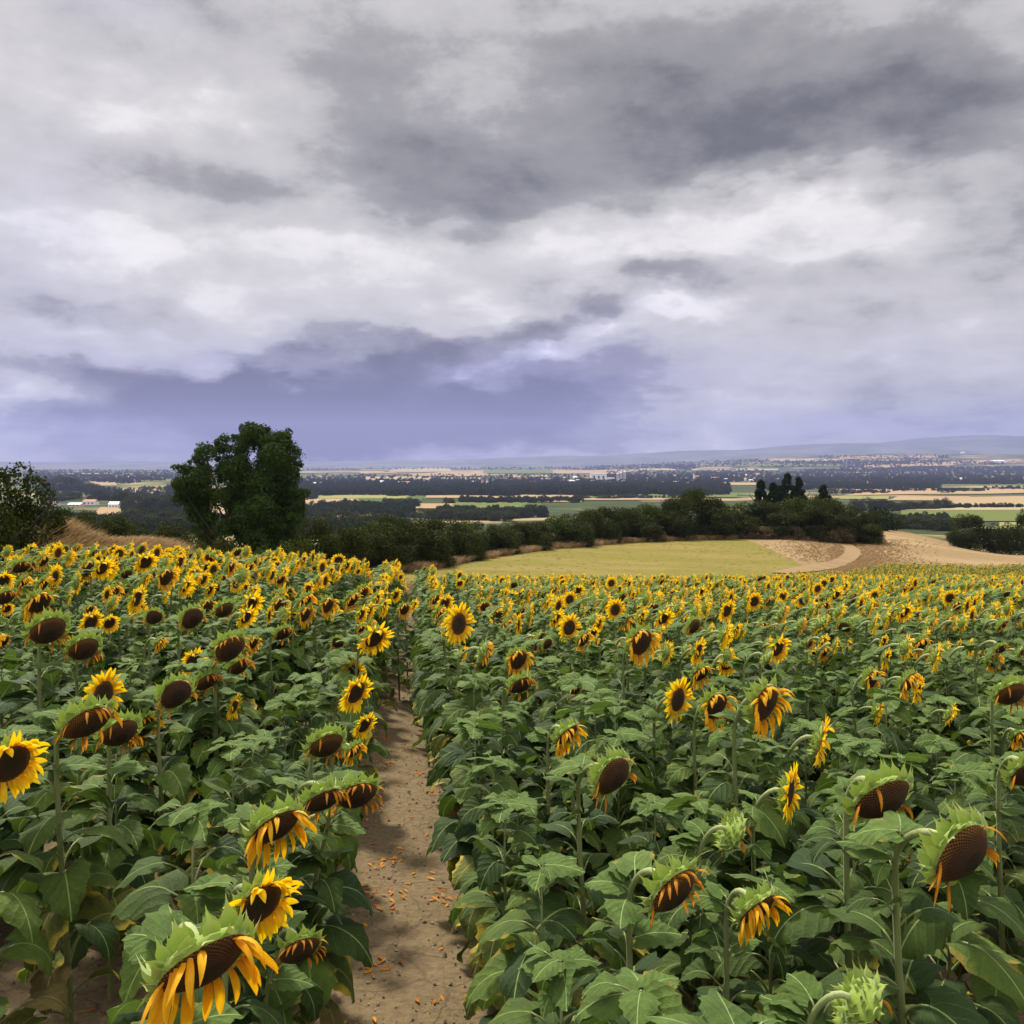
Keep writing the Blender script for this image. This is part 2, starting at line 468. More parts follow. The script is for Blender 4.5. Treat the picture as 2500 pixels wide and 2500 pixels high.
# ------------------------------------------------------------------ plant materials
def rand_mix(N, k=.5):
    g = N.n('ShaderNodeNewGeometry').outputs['Random Per Island']
    o = N.n('ShaderNodeObjectInfo').outputs['Random']
    return N.m('FRACT', N.m('ADD', g, o))
def add_transl(N, bs, color, amt):
    t = N.n('ShaderNodeBsdfTranslucent'); N.put(t.inputs[0], color)
    mx = N.n('ShaderNodeMixShader'); mx.inputs[0].default_value = amt
    out_ = [n for n in N.t.nodes if n.type == 'OUTPUT_MATERIAL'][0]
    N.lk(bs.outputs[0], mx.inputs[1]); N.lk(t.outputs[0], mx.inputs[2]); N.lk(mx.outputs[0], out_.inputs[0])
def leaf_mat(name, dark, light, vein, edge=None, tr=.22):
    def b(N, bs):
        uv = N.n('ShaderNodeUVMap').outputs[0]
        u, v, _ = N.sep(uv)
        au = N.m('ABSOLUTE', u)
        r = rand_mix(N)
        c = N.mix(N.m('POWER', r, 1.25), dark, light)
        nz = N.noise(N.vm('ADD', uv, N.comb(r, r, r)), 5.0, 5, .65)
        c = N.mix(N.mr(nz, .3, .75), N.mix(.45, c, (.016, .030, .008)), c)
        c = N.mix(N.mr(N.noise(uv, 45.0, 3, .7), .35, .7, 0, .35), c, N.mix(.5, c, (.01, .022, .004)))
        if edge:
            c = N.mix(N.mr(N.m('ADD', N.m('ADD', au, N.m('MULTIPLY', nz, .5)), N.m('MULTIPLY', v, .18)), .52, .72), c, edge)
        wob_ = N.m('MULTIPLY', N.m('SUBTRACT', N.noise(N.vm('ADD', uv, N.comb(r, 0.0, r)), 7.0, 3, .6), .5), .16)
        if not edge:
            ed = N.m('MULTIPLY', N.mr(N.m('ADD', au, N.m('MULTIPLY', nz, .6)), .60, .74), N.m('GREATER_THAN', r, .80))
            c = N.mix(ed, c, (.26, .20, .03))
        lv = N.m('FRACT', N.m('ADD', N.m('MULTIPLY', N.m('ADD', N.m('SUBTRACT', v, N.m('MULTIPLY', au, 1.25)), wob_), 4.6), .15))
        d = N.m('ABSOLUTE', N.m('SUBTRACT', lv, .5))            # .5 at a vein
        side = N.mr(d, .455, .50)
        mid = N.mr(au, .006, .016, 1, 0)
        vn = N.m('MAXIMUM', N.m('MULTIPLY', side, .22), mid)
        c = N.mix(vn, c, vein)
        N.lk(c, bs.inputs['Base Color'])
        q = N.m('MULTIPLY', N.m('SUBTRACT', N.m('MULTIPLY', d, d), N.m('MULTIPLY', vn, -.0)), -3.0)
        h = N.m('ADD', N.m('ADD', q, N.m('MULTIPLY', N.noise(uv, 22.0, 5, .75), 1.3)), N.m('MULTIPLY', mid, -.6))
        bump(N, bs, h, .5, .010)
        bs.inputs['Roughness'].default_value = .62
        bs.inputs['Specular IOR Level'].default_value = .22
        bs.inputs['Sheen Weight'].default_value = .05
        bs.inputs['Sheen Roughness'].default_value = .4
        bs.inputs['Sheen Tint'].default_value = (.75, .85, .7, 1)
        add_transl(N, bs, N.mix(.5, c, (.10, .17, .02)), tr)
    return mat(name, b)
M_LEAF = leaf_mat('sunflower_leaf', (.014, .042, .004), (.108, .172, .018), (.22, .29, .08))
M_LEAF_Y = leaf_mat('ageing_leaf', (.09, .14, .02), (.19, .19, .03), (.30, .30, .08), edge=(.52, .40, .04))
M_LEAF_T = leaf_mat('young_leaf', (.095, .17, .026), (.15, .24, .042), (.30, .38, .13), tr=.3)
M_DEAD = leaf_mat('withered_leaf', (.16, .11, .035), (.30, .24, .06), (.35, .27, .1))
def m_stem(N, bs):
    uv = N.n('ShaderNodeUVMap').outputs[0]
    u, v, _ = N.sep(uv)
    p = objco(N)
    nz = N.noise(N.vm('MULTIPLY', p, (60, 60, 8)), 1.0, 4, .6)
    low = N.mix(nz, (.085, .115, .028), (.19, .22, .065))
    top = N.mix(nz, (.22, .29, .10), (.42, .43, .22))
    N.lk(N.mix(N.mr(v, .74, .95), low, top), bs.inputs['Base Color'])
    bs.inputs['Sheen Weight'].default_value = .15
    bump(N, bs, nz, .6, .004)
M_STEM = mat('stem', m_stem)
def m_bract(N, bs):
    uv = N.n('ShaderNodeUVMap').outputs[0]
    u, v, _ = N.sep(uv)
    nz = N.noise(objco(N), 60, 4, .6)
    c = N.mix(v, N.mix(nz, (.085, .175, .010), (.25, .36, .030)), (.42, .48, .10))
    N.lk(c, bs.inputs['Base Color'])
    bs.inputs['Sheen Weight'].default_value = .35
    bump(N, bs, nz, .4, .003)
    add_transl(N, bs, (.25, .36, .05), .2)
M_BRACT = mat('bract', m_bract)
def petal_mat(name, base, tip):
    def b(N, bs):
        uv = N.n('ShaderNodeUVMap').outputs[0]
        u, v, _ = N.sep(uv)
        r = N.n('ShaderNodeNewGeometry').outputs['Random Per Island']
        c = N.mix(N.mr(v, .05, .55), base, tip)
        c = N.mix(N.m('MULTIPLY', r, .6), c, N.mix(.5, base, tip))
        st = N.noise(N.comb(N.m('MULTIPLY', u, 9), v, r), 2.0, 3, .5)
        c = N.mix(N.mr(st, .35, .65, 0, .25), c, base)
        N.lk(c, bs.inputs['Base Color'])
        bump(N, bs, st, .6, .003)
        bs.inputs['Roughness'].default_value = .55
        add_transl(N, bs, c, .42)
    return mat(name, b)
M_PETAL = petal_mat('fresh_petals', (.86, .40, .003), (.98, .70, .006))
M_PETAL_W = petal_mat('withered_petals', (.74, .27, .004), (.96, .54, .006))
M_PETAL_D = petal_mat('dry_petals', (.42, .13, .010), (.78, .32, .012))
def disk_mat(name, rim, mid, centre):
    def b(N, bs):
        uv = N.n('ShaderNodeUVMap').outputs[0]
        x, y, _ = N.sep(uv)
        r = N.m('SQRT', N.m('ADD', N.m('MULTIPLY', x, x), N.m('MULTIPLY', y, y)))
        a = N.m('ARCTAN2', y, x)
        lr = N.m('SQRT', N.m('ADD', r, .01))
        s1 = N.m('SINE', N.m('ADD', N.m('MULTIPLY', a, 55), N.m('MULTIPLY', lr, 120)))
        s2 = N.m('SINE', N.m('SUBTRACT', N.m('MULTIPLY', a, 34), N.m('MULTIPLY', lr, 150)))
        cell = N.m('MULTIPLY_ADD', N.m('ADD', s1, s2), .25, .5)
        rj = N.m('ADD', r, N.m('MULTIPLY', N.m('SUBTRACT', N.noise(uv, 7, 4, .7), .5), .16))
        rj = N.m('ADD', rj, N.m('MULTIPLY', N.m('SUBTRACT', N.n('ShaderNodeObjectInfo').outputs['Random'], .35), .28))
        c = N.mix(N.mr(rj, .30, .48), centre, N.mix(N.mr(rj, .78, 1.0), mid, rim))
        c = N.mix(N.mr(cell, .25, .75), N.mix(.8, c, (.006, .004, .002)), c)
        N.lk(c, bs.inputs['Base Color'])
        bump(N, bs, N.m('ADD', cell, N.m('MULTIPLY', N.noise(uv, 40, 3, .6), .7)), 1.0, .008)
        bs.inputs['Roughness'].default_value = .85
    return mat(name, b)
M_DISK = disk_mat('open_seed_disk', (.30, .12, .014), (.11, .045, .012), (.075, .065, .016))
M_DISK_B = disk_mat('ripe_seed_disk', (.27, .115, .014), (.120, .048, .010), (.070, .030, .008))

# ------------------------------------------------------------------ leaf
def leaf(mb, root, az_, pet, e0, size, e1, rs, mi=0, pmi=1, blade_mb=None, curl=.5):
    """petiole from root, then a heart-shaped, toothed, drooping blade"""
    root = np.array(root, float)
    h = np.array([math.cos(az_), math.sin(az_), 0.0]); up = np.array([0, 0, 1.0])
    n = 5
    pts = [root]; e = e0
    ea = math.radians(rs.uniform(5, 25))
    for i in range(n):
        e = e0 + (ea - e0) * (i / (n - 1)) ** 1.3
        pts.append(pts[-1] + (h * math.cos(e) + up * math.sin(e)) * pet / n)
    mb.tube(pts, np.linspace(.0055, .0032, n + 1) * (size / .2) ** .5, 4, pmi)
    p = pts[-1]
    B = blade_mb or mb
    nr, nc = 11, 7
    roll = rs.gauss(0, .30)
    side = np.array([-h[1], h[0], 0]) * math.cos(roll) + up * math.sin(roll)
    t = np.linspace(0, 1, nr)
    el_ = math.radians(rs.uniform(0, 22)) + (e1 - math.radians(10)) * t ** .8
    bend = rs.uniform(-.4, .4)
    cen = [p.copy()]
    dirs = []
    for i in range(nr):
        hh = h * math.cos(bend * t[i]) + np.array([-h[1], h[0], 0]) * math.sin(bend * t[i])
        dirs.append(hh * math.cos(el_[i]) + up * math.sin(el_[i]))
    for i in range(nr - 1):
        cen.append(cen[-1] + dirs[i] * size / (nr - 1))
    W_ = np.sin(math.pi * np.clip(t, .0, 1) ** .60) ** .85 * .40
    W_[0] = .17; W_[1] = max(W_[1], .30); W_[-1] = .004
    fold = rs.uniform(.05, .35); ph = rs.uniform(0, 6.28); wav = rs.uniform(.02, .06)
    sag = rs.uniform(.2, .75) * curl
    P_ = np.zeros((nr, nc, 3)); UV_ = np.zeros((nr, nc, 2))
    for i in range(nr):
        d = dirs[i]
        nrm = np.cross(d, side); nrm = nrm / np.linalg.norm(nrm)
        if nrm[2] < 0: nrm = -nrm
        for j in range(nc):
            s = (j - (nc - 1) / 2) / ((nc - 1) / 2)
            w_ = W_[i]
            a = abs(s)
            jag = (.032 if (i % 2) else -.022) * (a > .9) * (0 < i < nr - 1)
            back = -.17 * a ** 2.0 * (1 - t[i]) ** 3
            lat = math.copysign(a * w_ + jag, s) if s else 0
            z_ = fold * a * w_ - sag * (a ** 2) * w_ + wav * math.sin(3.4 * math.pi * t[i] + ph + (1.2 if s > 0 else 0)) * a
            P_[i, j] = cen[i] + d * back * size + side * lat * size * .98 + nrm * z_ * size
            UV_[i, j] = (lat, t[i] + back)
    B.grid(P_, UV_, mi)
    return p
# ------------------------------------------------------------------ head
def head_parts(C, pitch, kind, rs, R0=.085, ragged=.1):
    """meshes of one flower head in plant space, the face looking along +x and pitched by `pitch` (radians, negative looks down)"""
    n = np.array([math.cos(pitch), 0, math.sin(pitch)])
    upv = np.array([-math.sin(pitch), 0, math.cos(pitch)])
    sd_ = np.array([0, 1.0, 0])
    C = np.array(C, float)
    if kind == 'fresh': R0 = R0 * .90
    # seed disk
    disk = MB()
    nr, na = 7, 26
    rr = np.array([.02, .2, .42, .64, .82, .94, 1.0])
    ang = np.linspace(0, 2 * math.pi, na, endpoint=False)
    bulge = {'fresh': .20, 'wilt': .32, 'bare': .42}[kind]
    zz = bulge * R0 * (1 - rr ** 2.4) - .02 * R0
    if kind == 'fresh': zz = zz - .16 * R0 * np.exp(-(rr / .4) ** 2)
    P_ = np.zeros((nr, na, 3)); UV_ = np.zeros((nr, na, 2))
    wob = 1 + .03 * np.sin(3 * ang + rs.uniform(0, 6))
    for i in range(nr):
        for j in range(na):
            r_ = rr[i] * R0 * wob[j]
            P_[i, j] = C + upv * r_ * math.sin(ang[j]) + sd_ * r_ * math.cos(ang[j]) + n * zz[i]
            UV_[i, j] = (rr[i] * math.cos(ang[j]), rr[i] * math.sin(ang[j]))
    disk.grid(P_, UV_, 0, closed=True)
    # back of the head
    back = MB()
    prof = [(1.0, -.02), (1.04, -.12), (.93, -.26), (.62, -.42), (.32, -.52), (.14, -.66)]
    P_ = np.zeros((len(prof), na, 3))
    for i, (r_, z_) in enumerate(prof):
        for j in range(na):
            P_[i, j] = C + (upv * math.sin(ang[j]) + sd_ * math.cos(ang[j])) * r_ * R0 * wob[j] + n * z_ * R0
    back.grid(P_, np.zeros((len(prof), na, 2)) + .25, 0, closed=True)
    g_ = np.array([0, 0, -1.0])
    def strip(mb, root, d0, length, width, wilt, ncurl, seg, taper, cup, mi=0, twist=0.0, face=n):
        d = d0 / np.linalg.norm(d0)
        p = root.copy(); rows, uvs = [], []
        wd = np.cross(d, face); wd /= np.linalg.norm(wd) + 1e-9
        for i in range(seg + 1):
            t = i / seg
            w_ = width * taper(t)
            nn = np.cross(wd, d)
            a = twist * t
            wdt = wd * math.cos(a) + nn * math.sin(a)
            nt = nn * math.cos(a) - wd * math.sin(a)
            rows.append([p - wdt * w_ + nt * cup * w_, p, p + wdt * w_ + nt * cup * w_])
            uvs.append([(-.5, t), (0, t), (.5, t)])
            d = d + g_ * wilt * (.35 + t) / seg * 2 + ncurl / seg
            d /= np.linalg.norm(d)
            wd = wd - d * np.dot(wd, d); wd /= np.linalg.norm(wd) + 1e-9
            # keep clear of the face of the disk
            q = p + d * length / seg
            rel = q - C
            hgt = np.dot(rel, n); rad_ = np.linalg.norm(rel - n * hgt)
            lim = (bulge * (1 - min(1, rad_ / R0) ** 2.4) + .10) * R0
            if rad_ < R0 * 1.0 and -.3 * R0 < hgt < lim: q = q + n * (lim - hgt)
            p = q
        mb.grid(rows, uvs, mi)
    # petals
    pet = MB()
    npet = {'fresh': 24, 'wilt': 28, 'bare': rs.choice([7, 10, 14])}[kind]
    Lp = {'fresh': .082, 'wilt': .082, 'bare': .066}[kind] * R0 / .085
    gap0 = rs.uniform(0, 6.28)
    for layer in range(2 if kind == 'fresh' else 1):
        for k in range(npet):
            a = 2 * math.pi * (k + .5 * layer) / npet + rs.gauss(0, .07)
            if kind == 'wilt' and abs(((a - gap0 + math.pi) % (2 * math.pi)) - math.pi) < .35: continue
            if kind == 'bare': a = rs.uniform(0, 6.28)
            rd = upv * math.sin(a) + sd_ * math.cos(a)
            root = C + rd * R0 * .97 + n * (.02 - .05 * layer) * R0
            fw = {'fresh': rs.uniform(-.15, .35), 'wilt': rs.uniform(.3, 1.3), 'bare': rs.uniform(.2, .8)}[kind]
            wilt = {'fresh': rs.uniform(0, .25), 'wilt': rs.uniform(.7, 2.5), 'bare': rs.uniform(1.2, 2.2)}[kind]
            curl = rs.gauss(0, .25) * sd_ + n * rs.gauss(0, .3) + upv * rs.gauss(0, .2)
            if kind == 'fresh' and rs.random() < ragged:
                wilt = rs.uniform(.6, 1.6); fw += rs.uniform(.2, .8); curl = curl * 2
            if kind == 'fresh' and rs.random() < ragged * .35: continue
            wdt = {'fresh': .0135, 'wilt': .0092, 'bare': .0055}[kind] * rs.uniform(.8, 1.15) * R0 / .085
            strip(pet, root, rd + n * fw, Lp * rs.uniform(.8, 1.15), wdt, wilt, curl, 6,
                  lambda t: max(.05, math.sin(math.pi * min(1, t * .80 + .20)) ** .7) if t < .98 else .08,
                  rs.uniform(.1, .7) if kind == 'fresh' else rs.uniform(.6, 1.4), twist=rs.gauss(0, .3) if kind == 'fresh' else rs.gauss(0, 1.0))
    if kind == 'bare':
        pet_list = []
        for v_, f_, u_, m_ in zip(pet.v, pet.f, pet.uv, pet.mi):
            q_ = MB(); q_.v, q_.f, q_.uv, q_.mi, q_.nv = [v_], [f_ - f_.min()], [u_], [m_], len(v_)
            pet_list.append(q_)
        pet.singles = pet_list
    # bracts, three rings; the outer ones flare back with thin curling tips
    for ring, (nb, L_, w_, fwd, off, rr_) in enumerate([(13, .040, .0150, -.10, -.10, 1.02), (12, .050, .0165, -.70, -.2, 1.0), (10, .048, .0155, -1.3, -.34, .82), (9, .040, .0120, -1.2, -.44, .58), (6, .034, .011, -1.0, -.52, .34)]):
        for k in range(nb):
            a = 2 * math.pi * (k + .33 * ring) / nb + rs.gauss(0, .06)
            rd = upv * math.sin(a) + sd_ * math.cos(a)
            root = C + rd * R0 * rr_ + n * off * R0
            curl = n * rs.uniform(-1.6, 1.1) + rd * rs.gauss(0, .2) + upv * rs.uniform(0, .7) * (math.sin(a) > 0)
            strip(back, root, rd + n * (fwd + rs.gauss(0, .35)) + sd_ * rs.gauss(0, .22) + upv * rs.gauss(0, .15), L_ * rs.uniform(.75, 1.3) * R0 / .085, w_ * rs.uniform(.85, 1.15) * R0 / .085, rs.uniform(-.15, .1), curl, 5,
                  lambda t: (1 - t) ** 1.5 * 1.0 + .55 * math.sin(math.pi * min(1, t * 1.6)) * (t < .62) + .02, rs.uniform(.2, .6))
    return back, disk, pet, C - n * R0 * .60, n
# ------------------------------------------------------------------ whole plant variants: parts as mesh data
def bez(p0, p1, p2, p3, k):
    t = np.linspace(0, 1, k)[:, None]
    return (1 - t) ** 3 * p0 + 3 * (1 - t) ** 2 * t * p1 + 3 * (1 - t) * t ** 2 * p2 + t ** 3 * p3
def plant_variant(kind, pitch, seed, ragged=.1):
    rs = random.Random(seed)
    H = 1.36
    V = {'kind': kind, 'leaves': []}
    stem = MB()
    lean = np.array([rs.uniform(-.03, .02), rs.uniform(-.03, .03), 0])
    if kind == 'none':
        top = np.array([lean[0], lean[1], 1.12])
        low = bez(np.array([0, 0, -.05]), np.array([0, 0, .4]), top - [0, 0, .4], top, 10)
        stem.tube(low, np.linspace(.014, .003, 10), 7)
        spine = low
    else:
        C = np.array([.13, 0, H])
        back, disk, pet, att, n = head_parts(C, pitch, kind, rs, ragged=ragged)
        n = np.array(n)
        B0 = np.array([0, 0, -.05]); T0 = np.array([-.045, 0, H - (.10 if pitch < -.3 else .16)]) + lean
        low = bez(B0, np.array([0, 0, .45]), T0 - np.array([0, 0, .4]), T0, 10)
        ht = .075 if pitch < -.3 else .05
        nk = bez(T0, T0 + np.array([0, 0, ht]), att - n * .07, att, 9)
        pts = np.concatenate([low, nk[1:]])
        rad_ = np.concatenate([np.linspace(.0145, .0095, 10), np.linspace(.0095, .0115, 8)])
        stem.tube(pts, rad_, 7)
        spine = pts
        V['head'] = (back.mesh('flower_head', M_BRACT), disk.mesh('seed_disk', M_DISK if kind == 'fresh' else M_DISK_B),
                     pet.mesh('petals', {'fresh': M_PETAL, 'wilt': M_PETAL_W, 'bare': M_PETAL_D}[kind]), tuple(C))
        V['petal_list'] = [q_.mesh('petal', M_PETAL_D) for q_ in getattr(pet, 'singles', [])]
    V['stem'] = stem.mesh('stem', M_STEM)
    nl = rs.choice([24, 25, 26])
    zt = (H - .13) if kind != 'none' else 1.10
    a0 = rs.uniform(0, 6.28)
    for k in range(nl):
        t = k / (nl - 1)
        z = .16 + (zt - .16) * t ** .95
        i = int(np.argmin(np.abs(spine[:10, 2] - z)))
        root = np.array([spine[i, 0], spine[i, 1], min(z, spine[9, 2])])
        size = (.175 + .11 * math.sin(math.pi * min(1, t * 1.12 + .08)) - .10 * max(0, t - .78) / .22) * rs.uniform(.68, 1.18)
        az_l = a0 + k * 2.39996 + rs.gauss(0, .2)
        if kind != 'none' and z > H - .42 and math.cos(az_l) > .35: az_l += math.pi
        m_ = M_LEAF
        if t < .16: m_ = rs.choice([M_LEAF_Y, M_LEAF_Y, M_DEAD])
        elif t < .36: m_ = rs.choice([M_LEAF_Y, M_LEAF, M_LEAF])
        elif t > .90: m_ = M_LEAF_T
        mb = MB()
        pet_ = (.17 * (1 - .55 * t)) * rs.uniform(.8, 1.15)
        droop = R(-rs.uniform(35, 75) - 45 * (1 - t) * rs.uniform(.5, 1.1)) if m_ is not M_DEAD else R(-120)
        leaf(mb, root, az_l, pet_, R(rs.uniform(45, 68)), size, droop, rs)
        V['leaves'].append((mb, m_))
    if kind == 'none':
        for k in range(5):
            mb = MB()
            leaf(mb, spine[9] - [0, 0, .01 * k], a0 + k * 2.4, .03, R(70), rs.uniform(.10, .19), R(-5 - 40 * rs.random()), rs)
            V['leaves'].append((mb, M_LEAF_T))
    # small leaves on the neck
    if kind != 'none':
        for k in range(5):
            i = 8 + k
            mb = MB()
            leaf(mb, spine[i], math.pi + rs.uniform(-2.4, 2.4), .035, R(65), rs.uniform(.09, .17), R(-25), rs)
            V['leaves'].append((mb, M_LEAF_T))
    return V
VAR = {}
for i in range(4):
    VAR['F', i] = plant_variant('fresh', R([-5, -14, -24, -18][i]), 10 + i, [.10, .25, .45, .75][i])
    VAR['W', i] = plant_variant('wilt', R([-36, -24, -15, -30][i]), 20 + i)
    VAR['N', i] = plant_variant('bare', R([-28, -42, -20, -34][i]), 30 + i)
    VAR['L', i] = plant_variant('none', 0, 40 + i)
def merged_leaves(V):
    """all leaves of a variant as one mesh"""
    mats = [M_LEAF, M_LEAF_Y, M_LEAF_T, M_DEAD, M_STEM]
    g = MB()
    for mb, m_ in V['leaves']:
        for v, f, uv, mi in zip(mb.v, mb.f, mb.uv, mb.mi):
            base0 = f.min()
            g.f.append(f - base0 + g.nv); g.v.append(v); g.uv.append(uv); g.nv += len(v)
            g.mi.append(np.where(mi == 0, mats.index(m_), 4))
    return g.mesh('foliage', mats)
for V in VAR.values():
    V['foliage'] = merged_leaves(V)
    V['leaf_me'] = [mb.mesh('leaf', [m_, M_STEM]) for mb, m_ in V['leaves']]
_rp = random.Random(99)
def new_obj(name, me, parent):
    o = bpy.data.objects.new(name, me); COL.objects.link(o); o.parent = parent
    return o
def build_plant(key, loc, rz, s, hs=1.0, split=False):
    """one sunflower: Empty > stem, leaves, flower_head (> seed_disk, petals)"""
    V = VAR[key]
    root = empty('sunflower', loc, rz, s)
    new_obj('stem', V['stem'], root)
    if split:
        if 'leaf_ext' not in V:
            V['leaf_ext'] = []
            for me in V['leaf_me']:
                co = np.zeros(len(me.vertices) * 3, np.float32); me.vertices.foreach_get('co', co); V['leaf_ext'].append(co.reshape(-1, 3))
        for me, co in zip(V['leaf_me'], V['leaf_ext']):
            # leaves that would hang across the trodden path have been brushed off
            wx = loc[0] + s * (co[:, 0] * math.cos(rz) - co[:, 1] * math.sin(rz)); wy = loc[1] + s * (co[:, 0] * math.sin(rz) + co[:, 1] * math.cos(rz))
            o_ = wx + .111 * wy; base_o = loc[0] + .111 * loc[1]
            if base_o < -.2 and np.percentile(o_, 88) > -.25: continue
            if base_o > -.2 and np.percentile(o_, 12) < .12: continue
            new_obj('leaf', me, root)
    else:
        new_obj('foliage', V['foliage'], root)
    if 'head' in V:
        b, d, p, C = V['head']
        h_ = new_obj('flower_head', b, root)
        if hs != 1.0:
            att = np.array(C)
            h_.scale = (hs, hs, hs)
            h_.location = tuple(att * (1 - hs))
        new_obj('seed_disk', d, h_)
        if V['petal_list']:
            for q_ in V['petal_list']: new_obj('petal', q_, h_)
        else: new_obj('petals', p, h_)
    return root
# ------------------------------------------------------------------ scattering of stuff: one object, points with instanced pieces
def variants(name, meshes_list):
    c = bpy.data.collections.new(name)
    for i, ms in enumerate(meshes_list):
        o = bpy.data.objects.new('%s_%02d' % (name, i), ms)
        c.objects.link(o)
    return c
def scatter(name, P_, rot, scl, idx, coll, label, cat=None):
    me = bpy.data.meshes.new(name)
    P_ = np.asarray(P_, np.float32); n = len(P_)
    me.vertices.add(n); me.vertices.foreach_set('co', P_.ravel())
    for an, ty, val in (('rot', 'FLOAT_VECTOR', rot), ('scl', 'FLOAT_VECTOR', scl)):
        a_ = me.attributes.new(an, ty, 'POINT'); a_.data.foreach_set('vector', np.asarray(val, np.float32).ravel())
    a_ = me.attributes.new('idx', 'INT', 'POINT'); a_.data.foreach_set('value', np.asarray(idx, np.int32))
    me.update()
    o = bpy.data.objects.new(name, me); COL.objects.link(o)
    ng = bpy.data.node_groups.new(name + '_nodes', 'GeometryNodeTree')
    ng.interface.new_socket('Geometry', in_out='INPUT', socket_type='NodeSocketGeometry')
    ng.interface.new_socket('Geometry', in_out='OUTPUT', socket_type='NodeSocketGeometry')
    gi = ng.nodes.new('NodeGroupInput'); go = ng.nodes.new('NodeGroupOutput')
    ip = ng.nodes.new('GeometryNodeInstanceOnPoints')
    ci = ng.nodes.new('GeometryNodeCollectionInfo')
    ci.inputs['Collection'].default_value = coll
    ci.inputs['Separate Children'].default_value = True
    ci.inputs['Reset Children'].default_value = True
    L = ng.links.new
    L(gi.outputs[0], ip.inputs['Points']); L(ci.outputs[0], ip.inputs['Instance'])
    ip.inputs['Pick Instance'].default_value = True
    for an, ty, sock in (('idx', 'INT', 'Instance Index'), ('rot', 'FLOAT_VECTOR', 'Rotation'), ('scl', 'FLOAT_VECTOR', 'Scale')):
        na = ng.nodes.new('GeometryNodeInputNamedAttribute'); na.data_type = ty; na.inputs['Name'].default_value = an
        src = [s for s in na.outputs if s.enabled][0]
        L(src, ip.inputs[sock])
    L(ip.outputs[0], go.inputs[0])
    md = o.modifiers.new('scatter', 'NODES'); md.node_group = ng
    return tag(o, label, cat, kind='stuff')

# ------------------------------------------------------------------ trees and bushes
def crown_mat(name, a, b, tr=.15):
    def bld(N, bs):
        r = N.n('ShaderNodeNewGeometry').outputs['Random Per Island']
        o = N.n('ShaderNodeObjectInfo').outputs['Random']
        nz = N.noise(objco(N), 2.2, 3, .6)
        c = N.mix(N.m('MULTIPLY_ADD', r, .55, N.m('MULTIPLY', N.mr(nz, .3, .7), .45)), a, b)
        c = N.mix(N.m('MULTIPLY', o, .55), c, N.mix(.6, c, (.055, .060, .012)))
        N.lk(c, bs.inputs['Base Color'])
        bs.inputs['Roughness'].default_value = .7
        bs.inputs['Specular IOR Level'].default_value = .06
        add_transl(N, bs, c, tr)
    return mat(name, bld)
M_OAK = crown_mat('oak_leaves', (.014, .034, .006), (.050, .098, .018))
M_BUSH = crown_mat('bush_leaves', (.007, .013, .002), (.048, .060, .008))
M_BRIGHT = crown_mat('bright_bush_leaves', (.014, .028, .003), (.072, .100, .012))
M_FIR = crown_mat('fir_needles', (.008, .018, .008), (.024, .040, .014), .05)
M_FAR = crown_mat('far_wood', (.010, .020, .007), (.030, .048, .014), .05)
M_SCRUB = crown_mat('dry_scrub', (.075, .058, .028), (.17, .125, .060))
def m_bark(N, bs):
    nz = N.noise(N.vm('MULTIPLY', objco(N), (8, 8, 1.5)), 2, 5, .6)
    N.lk(N.mix(nz, (.014, .011, .008), (.04, .032, .024)), bs.inputs['Base Color'])
    bump(N, bs, nz, .8, .03)
M_BARK = mat('bark', m_bark)
def rdir(rg, n):
    v = rg.normal(size=(n, 3)); return v / np.linalg.norm(v, axis=1)[:, None]
def crown(rg, lumps, nleaf, ls, name, m_, shell=.35, squash=1.0):
    """leaves spread through the outer shell of many small lumps"""
    lumps = np.asarray(lumps, float)
    wts = lumps[:, 3] ** 2; wts = wts / wts.sum()
    k = rg.choice(len(lumps), nleaf, p=wts)
    d = rdir(rg, nleaf)
    d[:, 2] = np.where(rg.random(nleaf) < .35, np.abs(d[:, 2]), d[:, 2])
    r = lumps[k, 3] * (1.06 - shell * rg.random(nleaf) ** 1.6) * (1 + .12 * rg.normal(size=nleaf))
    c = lumps[k, :3] + d * r[:, None] * np.array([1, 1, squash])
    nrm = d + .8 * rdir(rg, nleaf); nrm /= np.linalg.norm(nrm, axis=1)[:, None]
    a = np.cross(nrm, rdir(rg, nleaf)); a /= np.linalg.norm(a, axis=1)[:, None]
    b = np.cross(nrm, a)
    s = ls * rg.uniform(.6, 1.3, nleaf)[:, None]
    q = np.stack([c - a * s, c - b * s * .55 + nrm * s * .2, c + a * s, c + b * s * .55 + nrm * s * .2], 1)
    g = MB(); g.quads(q)
    return g.mesh(name, m_, smooth=False)
def lumps_blob(rg, n, rx, ry, rz, zc, r0, r1, flat=-.5):
    o = []
    while len(o) < n:
        d = rdir(rg, 1)[0] * rg.uniform(.55, 1.0) ** .5
        if d[2] < flat: continue
        o.append((d[0] * rx, d[1] * ry, zc + d[2] * rz, rg.uniform(r0, r1)))
    return o
def bush_lumps(rg):
    # a low broken dome that reaches the ground, about 1 high and 1 in radius
    o = lumps_blob(rg, 26, .72, .72, .62, .36, .16, .32, -.3)
    o += [(x * .62, y * .62, .16, .26) for x, y, _ in rdir(rg, 8)]
    return o
def col_lumps(rg):
    # upright bush: about 1 high, half width .5
    o = lumps_blob(rg, 40, .36, .36, .44, .50, .10, .19, -1.1)
    o += [(x * .34, y * .34, .12, .16) for x, y, _ in rdir(rg, 8)]
    return o
def tall_lumps(rg):
    # rounded tree crown on a trunk, top at 1, half width about .42
    o = lumps_blob(rg, 30, .30, .30, .34, .62, .09, .17, -.9)
    return o
